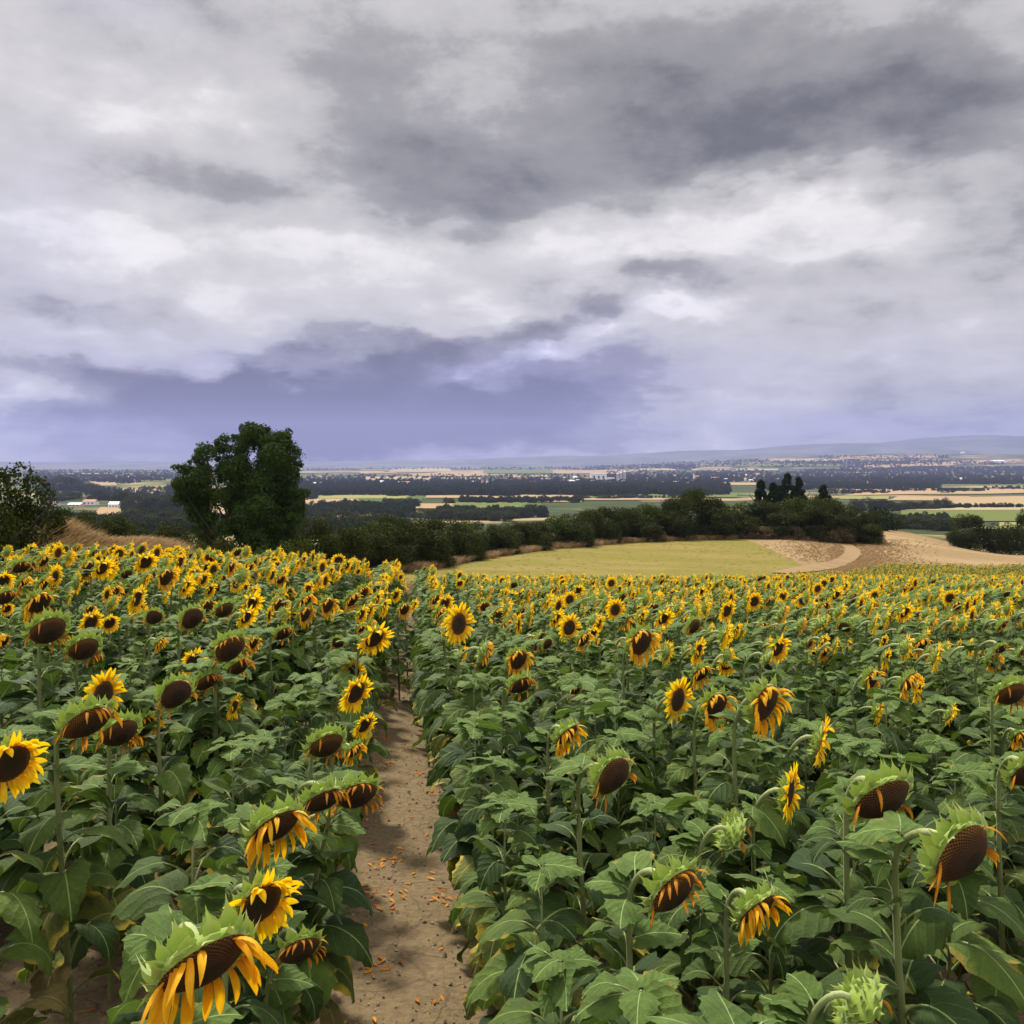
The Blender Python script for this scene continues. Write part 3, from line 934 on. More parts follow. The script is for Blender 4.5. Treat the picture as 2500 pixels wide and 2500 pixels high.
def fir_lumps(rg):
    o = []
    for k in range(75):
        t = rg.uniform(0, 1) ** .8
        r = .26 * (1 - t) ** .8 + .02
        a = rg.uniform(0, 6.28); q = rg.uniform(.5, 1)
        o.append((math.cos(a) * r * q, math.sin(a) * r * q, .12 + .82 * t, .055 * (1 - .5 * t)))
    return o
rg = np.random.default_rng(5)
BUSH = [crown(rg, bush_lumps(rg), 7500, .034, 'crown', M_BUSH) for _ in range(4)]
BRIGHT = [crown(rg, bush_lumps(rg), 7500, .034, 'crown', M_BRIGHT) for _ in range(2)]
COLB = [crown(rg, col_lumps(rg), 9000, .021, 'crown', M_BUSH) for _ in range(4)]
COLR = [crown(rg, col_lumps(rg), 9000, .021, 'crown', M_BRIGHT) for _ in range(2)]
SCRUB = [crown(rg, bush_lumps(rg), 3500, .045, 'crown', M_SCRUB) for _ in range(2)]
TALL = [crown(rg, tall_lumps(rg), 6000, .021, 'crown', M_OAK) for _ in range(3)]
FIR = [crown(rg, fir_lumps(rg), 8500, .024, 'crown', M_FIR, shell=.6) for _ in range(3)]
FARC = [crown(rg, bush_lumps(rg), 500, .11, 'crown', M_FAR) for _ in range(3)]
def trunk_mesh(rg, hgt=1.0, r0=.035, nb=6, low=.3):
    g = MB()
    top = np.array([rg.uniform(-.03, .03), rg.uniform(-.03, .03), hgt * .7])
    pts = bez(np.array([0, 0, -.06]), np.array([0, 0, .2 * hgt]), top * .7, top, 9)
    g.tube(pts, np.linspace(r0, r0 * .3, 9), 8)
    for k in range(nb):
        i = int(np.interp(low + (.65 - low) * k / nb, [0, .7], [0, 8]))
        p = pts[max(1, i)]
        a = k * 2.4 + rg.uniform(-.4, .4)
        e = p + np.array([math.cos(a) * .26, math.sin(a) * .26, rg.uniform(.12, .28) * hgt])
        g.tube(bez(p, p + (e - p) * [.5, .5, .2], p + (e - p) * [.9, .9, .6], e, 6), np.linspace(r0 * .45, r0 * .12, 6), 5)
    return g.mesh('trunk', M_BARK)
TRUNK = [trunk_mesh(rg) for _ in range(3)]
def bush_stems(rg):
    g = MB()
    for k in range(7):
        a = k * .9; e = np.array([math.cos(a) * .5, math.sin(a) * .5, rg.uniform(.4, .7)])
        g.tube(bez(np.array([0, 0, -.05]), e * [.1, .1, .4], e * [.6, .6, .8], e, 5), np.linspace(.022, .007, 5), 5)
    return g.mesh('trunk', M_BARK)
BSTEM = [bush_stems(rg) for _ in range(2)]
# far small bushes and trees may share their crown; every one is a thing of its own
def plant_tree(name, x, y, w_, h_, crown_me, trunk_me, label, cat, group=None, sink=.0):
    z = float(height(x, y)) - sink
    o = empty(name, (x, y, z), rnd.uniform(0, 6.28))
    k = 1.0 if name in ('bush', 'scrub_bush') else 2.2
    o.scale = (w_ * .5 * k, w_ * .5 * k, h_)
    if name == 'fir_tree': o.scale = (w_ * 1.7, w_ * 1.7, h_)
    new_obj('crown', crown_me, o); new_obj('trunk', trunk_me, o)
    return tag(o, label, cat, group)
def at_depth(px, d):
    return (px - CX) / F * d, d

# the lone tree on the left
rg2 = np.random.default_rng(11)
tx, ty = at_depth(622, 55)
tz = float(height(tx, ty))
Ht = (HY - 1040) / F * 55 - tz          # its top reaches row 1040
sc_ = 55 / F
def prof_tree():
    """lumps set by the outline of the crown (columns and rows of the photo around the trunk, as metres)"""
    L = [(575, 1110, 26), (610, 1075, 26), (640, 1062, 22), (612, 1052, 14), (680, 1075, 26), (700, 1072, 16), (560, 1080, 16), (545, 1090, 12),
         (520, 1110, 26), (500, 1125, 18), (480, 1150, 26), (455, 1155, 16), (465, 1185, 28), (500, 1180, 34), (540, 1150, 36), (585, 1150, 40),
         (640, 1120, 44), (690, 1115, 36), (715, 1140, 16), (700, 1165, 34), (650, 1180, 46), (600, 1210, 44), (550, 1215, 34), (490, 1225, 30),
         (480, 1260, 22), (510, 1265, 26), (470, 1210, 22), (700, 1215, 34), (722, 1220, 16), (735, 1235, 14), (660, 1240, 40), (715, 1255, 20), (620, 1265, 38),
         (585, 1280, 24), (680, 1285, 34), (640, 1310, 34), (600, 1320, 28), (665, 1335, 26), (700, 1300, 18), (495, 1290, 12), (580, 1240, 28), (725, 1195, 12), (655, 1086, 24), (628, 1050, 20), (622, 1064, 26), (455, 1218, 22), (738, 1262, 16), (446, 1190, 14), (470, 1240, 20), (668, 1100, 24), (560, 1290, 26)]
    o = []
    for px, py, r in L:
        for rep in range(2):
            o.append(((px - 622) * sc_ + rg2.normal() * .12, rg2.uniform(-1, 1) * 2.1 * (.4 + .6 * r / 40), (HY - py) * sc_ - tz + rg2.normal() * .1, r * sc_ * rg2.uniform(.75, .95)))
    # twig-end tufts along the outline
    for px, py, r in L:
        for rep in range(3):
            a = rg2.uniform(0, 6.28)
            o.append(((px + math.cos(a) * r * .95 - 622) * sc_, rg2.uniform(-1.5, 1.5), (HY - py - math.sin(a) * r * .95) * sc_ - tz, rg2.uniform(.10, .26)))
    return o
lone = empty('tree', (tx, ty, tz))
tag(lone, 'tall dark green tree standing alone above the bushes on the left', 'tree')
PT = prof_tree()
new_obj('crown', crown(rg2, PT, 75000, .088, 'crown', M_OAK, shell=.5), lone)
g = MB()
trunk_pts = bez(np.array([0, 0, -.3]), np.array([.1, 0, 2]), np.array([-.1, .1, 4]), np.array([.2, 0, Ht * .8]), 12)
g.tube(trunk_pts, np.linspace(.36, .07, 12), 10)
for k, (x_, y_, z_, r_) in enumerate(PT[:84:4]):
    i = min(10, 3 + int(z_ / Ht * 8 * .7))
    p = trunk_pts[max(2, i - 2)]; e = np.array([x_, y_, z_])
    g.tube(bez(p, p + (e - p) * [.4, .4, .1], p + (e - p) * [.8, .8, .6], e, 7), np.linspace(.11, .025, 7), 6)
g.obj('trunk', M_BARK, lone)

# bushes given by column, top row, width in pixels and depth in metres
def px_bush(name, px, ytop, wpx, d, crowns, label, cat='bush', group=None, trunks=None, hmin=.6):
    x, y = at_depth(px, d)
    z = float(height(x, y))
    h_ = max(hmin, (HY - ytop) / F * d - z)
    wm = wpx / F * d
    wm = wpx / F * d
    if name == 'bush' and h_ > .62 * wm:
        crowns = COLR if crowns is BRIGHT else COLB
        wm *= 2.1
    t_ = trunks or (BSTEM if name in ('bush', 'scrub_bush') else TRUNK)
    return plant_tree(name, x, y, wm, h_ * (.95 if name != 'fir_tree' else .98), rnd.choice(crowns), rnd.choice(t_), label, cat, group)
px_bush('bush', 10, 1122, 240, 19, BUSH, 'tall dark bush at the left edge of the photo, above the dry grass')
px_bush('bush', 95, 1195, 130, 21, BUSH, 'lower dark bush leaning against the tall bush at the left edge')
px_bush('bush', -60, 1150, 200, 17, BUSH, 'dark bush cut off by the left edge of the photo')
G_ = 'green bushes around the foot of the lone tree'
for px, yt, w_, d, cr, lb in [
    (470, 1300, 110, 46, BRIGHT, 'leafy green bush left of the lone tree trunk'),
    (545, 1310, 120, 44, BUSH, 'rounded bush directly left of the lone tree trunk'),
    (500, 1270, 100, 60, BUSH, 'dark bush behind the lone tree, under its left branches'),
    (655, 1315, 110, 44, BRIGHT, 'bright green bush right beside the lone tree trunk'),
    (720, 1290, 130, 47, BRIGHT, 'light green bush right of the lone tree under its outer branches'),
    (790, 1300, 130, 48, BUSH, 'green bush two bushes right of the lone tree'),
    (850, 1285, 130, 54, BUSH, 'dark bush where the hedge on the left meets the sunflower field'),
    (700, 1262, 110, 62, BUSH, 'dark bush behind the light green bush right of the lone tree'),
    (770, 1262, 120, 64, BUSH, 'dark bush in the gully right of the lone tree'),
    (420, 1276, 120, 62, BUSH, 'dark bush in the gully left of the lone tree'),
    (350, 1266, 130, 66, BUSH, 'dark bush above the dry grass, halfway to the lone tree'),
    (280, 1253, 130, 70, BUSH, 'dark bush above the crest of the dry grass'),
    (205, 1246, 120, 72, BUSH, 'dark bush beside the left edge bushes, behind the dry grass'),
    (150, 1236, 90, 75, BUSH, 'bush peeping over the dry grass beside the tall left edge bush')]:
    px_bush('bush', px, yt, w_, d, cr, lb, group=G_)
# hedge along the far side of the meadow
MFX = np.array([p[0] / p[1] for p in MEADOW_FAR]); MFY = np.array([p[1] for p in MEADOW_FAR], float)
HEDGE = [(870, 1285, 120), (915, 1268, 120), (960, 1252, 120), (1000, 1250, 110), (1045, 1262, 110), (1090, 1266, 110), (1135, 1272, 105), (1180, 1270, 105),
         (1225, 1276, 100), (1270, 1270, 95), (1310, 1268, 90), (1350, 1258, 95), (1395, 1248, 95), (1440, 1240, 95), (1485, 1238, 90), (1530, 1234, 90),
         (1575, 1230, 90), (1615, 1222, 90), (1655, 1208, 90), (1697, 1192, 95), (1740, 1208, 90), (1780, 1218, 90), (1820, 1222, 90), (1860, 1222, 90),
         (1900, 1218, 90), (1945, 1208, 90), (1985, 1200, 90), (2025, 1214, 85), (2062, 1222, 80), (2095, 1232, 75), (2125, 1248, 65)]
orde = ['first', 'second', 'third', 'fourth', 'fifth', 'sixth', 'seventh', 'eighth', 'ninth', 'tenth', 'eleventh', 'twelfth', 'thirteenth', 'fourteenth', 'fifteenth',
        'sixteenth', 'seventeenth', 'eighteenth', 'nineteenth', 'twentieth']
for q in ('twenty', 'thirty', 'forty'):
    orde += ['%s %s' % (q, a) for a in orde[:9]] + [{'twenty': 'thirtieth', 'thirty': 'fortieth', 'forty': 'fiftieth'}[q]]
for i, (px, yt, w_) in enumerate(HEDGE):
    d = float(np.interp((px - CX) / F, MFX, MFY))
    tall = yt < 1200
    br_ = i % 5 == 1 or px in (1945, 1985)
    px_bush('bush', px, yt + rnd.uniform(-4, 4), w_ * 1.12, d + 4.5, BRIGHT if br_ else BUSH,
            '%s%s bush from the left in the hedge topping the meadow' % ('yellow green ' if br_ else 'dark green ', orde[i]), group='hedge behind the meadow')
for i, (px, yt, w_) in enumerate(HEDGE[2::2]):
    d = float(np.interp((px - CX) / F, MFX, MFY))
    px_bush('bush', px + rnd.uniform(-12, 12), yt + 30, w_ * 1.1, d + 1.2, BUSH,
            'low %s bush from the left at the foot of the meadow hedge' % orde[i], group='low bushes under the hedge')
for i, px in enumerate([1590, 1830, 1858, 1935, 2035, 2060]):
    d = float(np.interp((px - CX) / F, MFX, MFY))
    px_bush('scrub_bush', px, 1283 if px > 1500 else 1300 - (px - 1300) * .06, rnd.uniform(60, 110), d + .6, SCRUB if px < 1870 else SCRUB,
            '%s brown scrub bush from the left at the meadow edge' % orde[i], group='brown scrub along the meadow edge')
for i, (px, yt, w_) in enumerate([(1858, 1163, 40), (1888, 1170, 42), (1922, 1146, 44), (1950, 1156, 40), (1905, 1178, 50)]):
    px_bush('fir_tree', px, yt, w_ * 1.7, 141 + i, FIR, ['leftmost', 'second from the left', 'tallest', 'rightmost', 'shortest'][i] + ' of the dark pointed trees rising behind the hedge', 'tree', 'pointed trees behind the hedge', TRUNK)
px_bush('fir_tree', 2010, 1176, 80, 140, FIR, 'single dark pointed tree right of the clump behind the hedge', 'tree', None, TRUNK)
for px, yt, w_, d, lb in [
    (2365, 1253, 84, 152, 'tall dark tree at the edge of the stubble field, left of its group'),
    (2345, 1285, 70, 150, 'low dark bush at the left end of the tree group on the stubble edge'),
    (2430, 1272, 74, 150, 'dark round bush in the middle of the tree group on the stubble edge'),
    (2468, 1268, 70, 152, 'dark bush at the right end of the tree group on the stubble edge'),
    (2505, 1238, 50, 156, 'dark tree cut off by the right edge beside the stubble field')]:
    px_bush('bush', px, yt, w_, d, BUSH, lb, group='dark trees on the stubble edge')

# middle distance: single trees that can be told apart
MID = [(px, yt, w_, float(ground_at(px, yb)[1])) for px, yt, w_, yb in [
       (2160, 1254, 84, 1292), (2200, 1252, 84, 1290), (2245, 1258, 84, 1292), (2290, 1257, 80, 1296), (2330, 1262, 70, 1290),
       (2112, 1213, 74, 1246), (2150, 1216, 60, 1246), (2185, 1222, 60, 1246), (2220, 1222, 60, 1245), (2260, 1222, 60, 1244), (2302, 1213, 44, 1242),
       (735, 1256, 70, 1292), (790, 1246, 90, 1285), (840, 1242, 90, 1282), (890, 1246, 90, 1285), (935, 1250, 80, 1285),
       (785, 1218, 34, 1238), (822, 1223, 44, 1243), (862, 1225, 46, 1246), (698, 1216, 36, 1236),
       (1005, 1211, 44, 1238), (975, 1215, 44, 1234), (948, 1213, 36, 1230), (1095, 1213, 30, 1230), (1155, 1232, 22, 1244),
       (1030, 1240, 60, 1264), (1062, 1241, 60, 1266), (1100, 1240, 70, 1268), (1140, 1240, 70, 1270), (1185, 1242, 70, 1270), (1230, 1242, 70, 1272), (1285, 1234, 36, 1252),
       (118, 1166, 60, 1196), (150, 1160, 70, 1198), (182, 1164, 70, 1198), (212, 1174, 60, 1200), (130, 1200, 60, 1224), (170, 1198, 60, 1222), (240, 1195, 50, 1222),
       (300, 1197, 60, 1240), (335, 1203, 70, 1244), (380, 1205, 80, 1246), (430, 1202, 80, 1248), (330, 1240, 90, 1276), (400, 1246, 90, 1285), (460, 1250, 80, 1290),
       (1530, 1205, 50, 1217), (1572, 1207, 36, 1218), (1485, 1207, 60, 1218), (1420, 1206, 40, 1218)]]
near_of = lambda px: min([(60, 'the left edge'), (300, 'the farmhouses'), (600, 'the lone tree'), (1000, 'the dark hedge by the tan field'), (1500, 'the town'), (1900, 'the pointed trees'), (2300, 'the stubble edge')], key=lambda q: abs(q[0] - px))[1]
cnt = {}
for px, yt, w_, d in MID:
    side = 'left' if px < 622 else ('centre' if px < 1400 else 'right')
    cnt[side] = cnt.get(side, 0)
mid_sorted = sorted(MID)
for px, yt, w_, d in mid_sorted:
    side = 'left' if px < 622 else ('centre' if px < 1400 else 'right')
    lab = '%s tree from the left among valley trees %s' % (orde[cnt[side]], {'left': 'left of the lone tree', 'centre': 'right of the lone tree', 'right': 'beyond the meadow hedge'}[side])
    cnt[side] += 1
    px_bush('tree', px, yt, w_, d, BUSH + TALL[:0], lab, 'tree', 'single trees in the valley below', TRUNK) if False else None
    x, y = at_depth(px, d)
    z = float(height(x, y)); h_ = max(3.0, (HY - yt) / F * d - z)
    o = empty('tree', (x, y, z), rnd.uniform(0, 6.28))
    wm = w_ / F * d * 1.2
    o.scale = (wm * .52, wm * .52, h_ * .85)
    if h_ > 16: o.location.z = z; o.scale = (wm * .52, wm * .52, h_ * .85)
    new_obj('crown', rnd.choice(BUSH[:3]), o); new_obj('trunk', rnd.choice(BSTEM), o)
    tag(o, lab, 'tree', 'single trees in the valley below')
# ------------------------------------------------------------------ fields of the valley (column, near row, far row)
def patch(x0, x1, yn, yf, m_, label, skew=0, tilt=0, name='field'):
    a = ground_at(x0, yn); b = ground_at(x1, yn + tilt)
    c = ground_at(x0 + skew, yf); d = ground_at(x1 + skew, yf + tilt)
    off = .25 + a[1] * .0007
    ruled(name, [a[:2], b[:2]], [c[:2], d[:2]], 24, 12, m_, off, label)
for q in [
    (700, 880, 1270, 1234, M_TAN, 'tan field right of the lone tree', 40), (745, 900, 1236, 1219, M_TAN, 'tan field above the round bushes', -30, 0),
    (820, 1010, 1250, 1210, M_DGREEN, 'dark green slope below the pale fields', 30), (700, 1000, 1219, 1211, M_OLIVE, 'pale green strip of field'),
    (1000, 1090, 1243, 1231, M_TAN, 'small tan field in the middle of the valley', 20), (1085, 1260, 1244, 1228, M_GREEN, 'light green field in the valley', 30),
    (1180, 1340, 1252, 1230, M_DGREEN, 'green vineyard slope', -20), (1040, 1400, 1217, 1211, M_TAN, 'long tan strip of field', 0, -1),
    (1400, 1700, 1222, 1217, M_TAN, 'tan strip beyond the hedge'), (1430, 1800, 1216, 1204, M_GREEN, 'green field before the dark wood'),
    (1250, 1420, 1227, 1219, M_TAN, 'tan field near the vineyard'),
    (870, 960, 1262, 1256, M_TAN, 'tan corner of a field behind the hedge'),
    (90, 150, 1197, 1180, M_TAN, 'tan field beside the left wood'), (220, 285, 1187, 1177, M_TAN, 'tan field over the left wood'), (285, 385, 1206, 1194, M_TAN, 'tan field above the farmhouses', 10),
    (225, 330, 1262, 1240, M_TAN, 'tan field below the farmhouses', 20), (400, 440, 1262, 1246, M_TAN, 'tan field seen left of the lone tree'), (490, 560, 1262, 1238, M_TAN, 'tan field seen through the lone tree'),
    (150, 330, 1168, 1163, M_GREEN, 'green strip in the left plain'), (320, 480, 1178, 1171, M_GREEN, 'green field in the left plain'),
    (670, 890, 1155, 1152, M_PALE, 'pale far strip of field'), (880, 1000, 1158, 1147, M_TAN, 'far tan field'), (950, 1100, 1153, 1143, M_PALE, 'far pale field'),
    (1000, 1190, 1163, 1149, M_TAN, 'far tan field left of the town'), (1180, 1350, 1157, 1147, M_GREEN, 'far green field above the town'), (1350, 1560, 1158, 1148, M_TAN, 'far tan field above the town'),
    (890, 1050, 1174, 1165, M_PALE, 'far pale field among houses'), (1560, 1650, 1150, 1145, M_PALE, 'far pale field right of the town'),
    (1050, 1180, 1172, 1168, M_PALE, 'narrow pale field near the town'), (1240, 1340, 1167, 1162, M_TAN, 'narrow tan field near the town'),
    (2060, 2520, 1212, 1202, M_TAN, 'broad tan field in the right valley', 60, -8), (2000, 2260, 1203, 1196, M_TAN, 'tan strip of the right valley', 40, -2),
    (2050, 2170, 1220, 1212, M_OLIVE, 'olive field of the right valley'), (2310, 2540, 1236, 1215, M_TAN, 'tan field above the vine rows', 0, -2), (2160, 2340, 1223, 1213, M_TAN, 'tan field behind the dark hedge', 30),
    (2200, 2560, 1275, 1247, M_GREEN, 'green vine field on the right', 0), (2150, 2560, 1247, 1241, M_PALE, 'pale farm track across the right valley'), (2440, 2560, 1300, 1277, M_OLIVE, 'yellow green field at the right edge'),
    (2120, 2520, 1196, 1190, M_TAN, 'second tan strip of the right valley', 20, -4), (2280, 2520, 1188, 1184, M_GREEN, 'far green strip of the right valley'),
    (2010, 2130, 1180, 1172, M_TAN, 'small tan field behind the pointed trees'), (2220, 2520, 1176, 1168, M_OLIVE, 'far olive strip', 0, -4),
    (1760, 1880, 1186, 1179, M_TAN, 'tan field left of the pointed trees'), (1690, 1880, 1164, 1160, M_PALE, 'pale field in the far wood'),
    (2050, 2230, 1147, 1137, M_TAN, 'long far tan field', 70, -6), (2200, 2330, 1140, 1131, M_TAN, 'sloping far tan field', 40, -3), (2290, 2450, 1136, 1126, M_TAN, 'far tan field below the white farm', 60, -4),
    (1690, 1900, 1150, 1146, M_PALE, 'far pale strip'), (1800, 2050, 1140, 1134, M_GREEN, 'far green field'), (1880, 2060, 1128, 1122, M_PALE, 'far pale ridge field'), (2050, 2290, 1122, 1116, M_TAN, 'far tan ridge field', 0, -3)]:
    a_ = list(q) + [0] * (8 - len(q))
    patch(a_[0], a_[1], a_[2], a_[3], a_[4], a_[5], a_[6], a_[7])

fr = random.Random(12)
for k in range(70):
    px = fr.uniform(0, 2480); py = fr.uniform(1140, 1172) if px < 1800 else fr.uniform(1124, 1172)
    hh = fr.uniform(.8, 2.6); ww = fr.uniform(25, 130)
    patch(px, px + ww, py, py - hh, fr.choice([M_TAN, M_PALE, M_PALE, M_OLIVE, M_GREEN, M_DGREEN, M_DGREEN]), 'thin field strip of the far plain', fr.uniform(-20, 20), fr.uniform(-1, 1))
# ------------------------------------------------------------------ dirt track winding from the field to the hedge
tp = [ground_at(px, py)[:2] for px, py in [(1905, 1402), (1960, 1393), (2020, 1384), (2062, 1370), (2082, 1355), (2080, 1342), (2062, 1330), (2045, 1320)]]
tp = np.array(tp)
tt = np.gradient(tp, axis=0); tt /= np.linalg.norm(tt, axis=1)[:, None]
nn = np.stack([-tt[:, 1], tt[:, 0]], 1)
wd = .68 * np.array([1.3, 1.5, 1.6, 1.5, 1.4, 1.3, 1.3, 1.4])[:, None]
ruled('dirt_track', tp + nn * wd, tp - nn * wd, 60, 8, M_TRACK, .12, 'pale dirt track winding from the field edge up to the hedge')
tp2 = np.array([ground_at(px, py)[:2] for px, py in [(1975, 1391), (2010, 1375), (2018, 1360), (2008, 1345), (2030, 1330), (2090, 1320)]])
tt = np.gradient(tp2, axis=0); tt /= np.linalg.norm(tt, axis=1)[:, None]
nn = np.stack([-tt[:, 1], tt[:, 0]], 1)
ruled('dirt_track', tp2 + nn * .5, tp2 - nn * .5, 50, 4, M_TRACK, .085, 'worn wheel rut turning beside the dirt track')
# dry verge between meadow, track and hedge
ruled('verge', [(x, y) for x, y in MEADOW_FAR], [(x, y + 4 + .03 * y) for x, y in MEADOW_FAR], 60, 6, M_STUBBLE, .05, 'brown dry verge between the meadow and the hedge')
vb = [ground_at(px, py)[:2] for px, py in [(1950, 1400), (2010, 1362), (2000, 1340), (1960, 1325)]]
vb2 = [ground_at(px, py)[:2] for px, py in [(2120, 1384), (2140, 1362), (2150, 1345), (2110, 1318)]]

# ------------------------------------------------------------------ hills on the horizon
def hills(name, d0, d1, top, label, seed):
    r_ = np.random.default_rng(seed)
    k = np.linspace(-.72, .95, 220)
    px = CX + F * k
    yt = np.interp(px, [q[0] for q in top], [q[1] for q in top])
    nz = sum(r_.uniform(.5, 1) * np.sin(k * f_ + r_.uniform(0, 6)) / f_ ** .75 for f_ in (9, 17, 31, 53, 90, 150))
    rows = []
    for i in range(14):
        t = i / 13; d = d0 + (d1 - d0) * t
        ztop = (HY - (yt + nz * 5)) / F * d1
        f_ = math.sin(min(1, t * 1.15) * math.pi / 2) if t < .87 else 1 - (t - .87) * 2
        z = -110 + (ztop + 110) * f_ * (1 + .05 * np.sin(k * 40 + t * 9))
        rows.append(np.stack([k * d, np.full_like(k, d), z], -1))
    g = MB(); g.grid(rows)
    return tag(g.obj(name, M_HILL), label, kind='structure')
def m_hill(N, bs):
    p = pos(N)
    N.lk(N.mix(N.mr(N.noise(p, .0016, 6, .6), .42, .6), (.06, .075, .075), (.11, .12, .11)), bs.inputs['Base Color'])
    bs.inputs['Roughness'].default_value = 1
M_HILL = mat('hill_side', m_hill)
hills('hills', 9000, 14500, [(-600, 1128), (900, 1126), (1250, 1118), (1500, 1112), (1650, 1105), (1900, 1094), (2200, 1080), (2500, 1064), (2900, 1045)], 'long blue mountain slope on the horizon', 3)

# ------------------------------------------------------------------ woods of the valley
def wood_points(regs):
    P_, S_ = [], []
    r_ = np.random.default_rng(21)
    for x0, x1, yn, yf, n, hh in regs:
        px = r_.uniform(x0, x1, n); py = yf + (yn - yf) * r_.random(n)
        if (x1 - x0) > 200:      # break the edges
            py = py + 2.0 * np.sin(px / 37.0) * (yn - yf) / 20
        for a, b in zip(px, py):
            q = ground_at(a, b)
            P_.append(q); S_.append(hh * r_.uniform(.65, 1.25))
    return np.array(P_), np.array(S_)
REG = [(90, 560, 1305, 1266, 420, 5),  # x0, x1, near row, far row, count, tree height in m
    (650, 1780, 1211, 1186, 2600, 11), (650, 1760, 1186, 1172, 1500, 10), (700, 1500, 1171, 1160, 260, 10), (1480, 1800, 1174, 1150, 700, 11),
    (560, 1700, 1147, 1135, 1100, 16), (0, 700, 1142, 1134, 500, 16), (1700, 2500, 1180, 1150, 2000, 12), (1850, 2300, 1196, 1180, 700, 9), (2150, 2500, 1183, 1178, 300, 8),
    (2050, 2500, 1152, 1141, 700, 13), (1900, 2450, 1135, 1127, 400, 14), (2000, 2320, 1120, 1113, 200, 14), (1250, 2300, 1140, 1124, 800, 15),
    (60, 480, 1178, 1146, 1100, 11), (60, 500, 1146, 1137, 300, 15), (230, 470, 1222, 1192, 330, 7), (90, 240, 1212, 1196, 120, 6), (1960, 2100, 1192, 1170, 250, 9),
    (1120, 1420, 1229, 1220, 260, 6), (1400, 1700, 1219, 1211, 60, 6), (1070, 1330, 1266, 1246, 260, 6), (760, 1010, 1262, 1236, 260, 7),
    (2290, 2330, 1205, 1198, 20, 6), (2180, 2420, 1201, 1197, 120, 6), (2020, 2170, 1206, 1200, 80, 6), (2330, 2500, 1241, 1236, 46, 4), (2230, 2370, 1243, 1238, 60, 4),
    (550, 780, 1222, 1212, 140, 7), (600, 760, 1275, 1240, 160, 6), (300, 500, 1262, 1240, 110, 6), (420, 700, 1300, 1262, 160, 5), (2400, 2520, 1196, 1190, 60, 6), (2100, 2320, 1292, 1262, 200, 4),
    (640, 1000, 1310, 1278, 220, 5)]
wp, wsz = wood_points(REG)
r_ = np.random.default_rng(4)
n = len(wp)
scatter('distant_woods', wp - [0, 0, .3], np.stack([np.zeros(n), np.zeros(n), r_.uniform(0, 6.28, n)], 1),
        np.stack([wsz * .6, wsz * .6, wsz * .82], 1), r_.integers(0, 3, n), variants('wood_tree', FARC), 'dark woods and hedgerows massed across the distant valley')

# ------------------------------------------------------------------ buildings
def plain(name, c, rough=.8):
    def b(N, bs):
        N.lk(N.mix(N.noise(objco(N), .8, 4, .6), tuple(q * .82 for q in c), c), bs.inputs['Base Color'])
        bs.inputs['Roughness'].default_value = rough
    return mat(name, b)
M_WALLC = plain('cream_render', (.62, .54, .42)); M_WHITE = plain('white_render', (.82, .81, .80)); M_ROOF = plain('clay_tiles', (.40, .20, .13))
M_GREYW = plain('grey_concrete', (.45, .44, .43)); M_SHEET = plain('pale_sheet_roof', (.72, .74, .78), .5); M_WIN = plain('window_glass', (.04, .05, .06), .2)
def house(px, py, wpx, hpx, wall, roof, label, cat='house', group=None, deep=.8, name='house', flat=False, wins=True, rz=None):
    b = ground_at(px, py); d = b[1]
    W2, H = wpx / F * d / 2, hpx / F * d
    Dp = max(4.0, W2 * 2 * deep) / 2
    rt = 0 if rz is None else rz
    o = empty(name, (b[0], b[1] + Dp, b[2] - .3), rt)
    hw = H * (.92 if flat else .64)
    g = MB(); g.box(-W2, W2, -Dp, Dp, -1.5, hw); g.obj('wall', wall, o, smooth=False)
    g = MB()
    if flat:
        g.box(-W2 * 1.02, W2 * 1.02, -Dp * 1.02, Dp * 1.02, hw, H)
    else:
        e = 1.07
        g.grid([[(-W2 * e, -Dp * e, hw - .1), (W2 * e, -Dp * e, hw - .1)], [(-W2 * e, 0, H), (W2 * e, 0, H)], [(-W2 * e, Dp * e, hw - .1), (W2 * e, Dp * e, hw - .1)]])
        g.quads([[(-W2, -Dp, hw), (-W2, Dp, hw), (-W2, 0, H - .1), (-W2, 0, H - .1)], [(W2, Dp, hw), (W2, -Dp, hw), (W2, 0, H - .1), (W2, 0, H - .1)]])
    g.obj('roof', roof, o, smooth=False)
    if wins:
        for k in range(3):
            x = (-.6 + .6 * k) * W2
            g = MB(); g.box(x - W2 * .11, x + W2 * .11, -Dp - .06, -Dp + .02, hw * .35, hw * .75); g.obj('window', M_WIN, o, smooth=False)
    return tag(o, label, cat, group)
for q in [
    (112, 1236, 38, 12, M_WHITE, M_ROOF, 'long pale farm building left of the other farmhouses'),
    (180, 1237, 30, 10, M_WALLC, M_SHEET, 'low pale barn between the farmhouses'),
    (216, 1233, 30, 14, M_WHITE, M_ROOF, 'white farmhouse with brown roof beside the low barn'),
    (276, 1241, 24, 17, M_WHITE, M_SHEET, 'tall white farmhouse standing rightmost among the farm buildings'),
    (225, 1192, 14, 8, M_WALLC, M_ROOF, 'small cream house beyond the farmhouses'),
    (548, 1212, 12, 6, M_WHITE, M_SHEET, 'small pale house seen just left of the lone tree branches')]:
    house(*q, group='farm buildings in the valley')
house(1092, 1229, 16, 10, M_WALLC, M_ROOF, 'small house under a round tree in the central valley')
house(1462, 1174, 38, 18, M_WHITE, M_SHEET, 'large white factory hall of the distant town', 'factory', flat=True, name='factory')
house(1490, 1176, 22, 10, M_WHITE, M_SHEET, 'lower white hall joined to the factory of the town', 'factory', flat=True, name='factory')
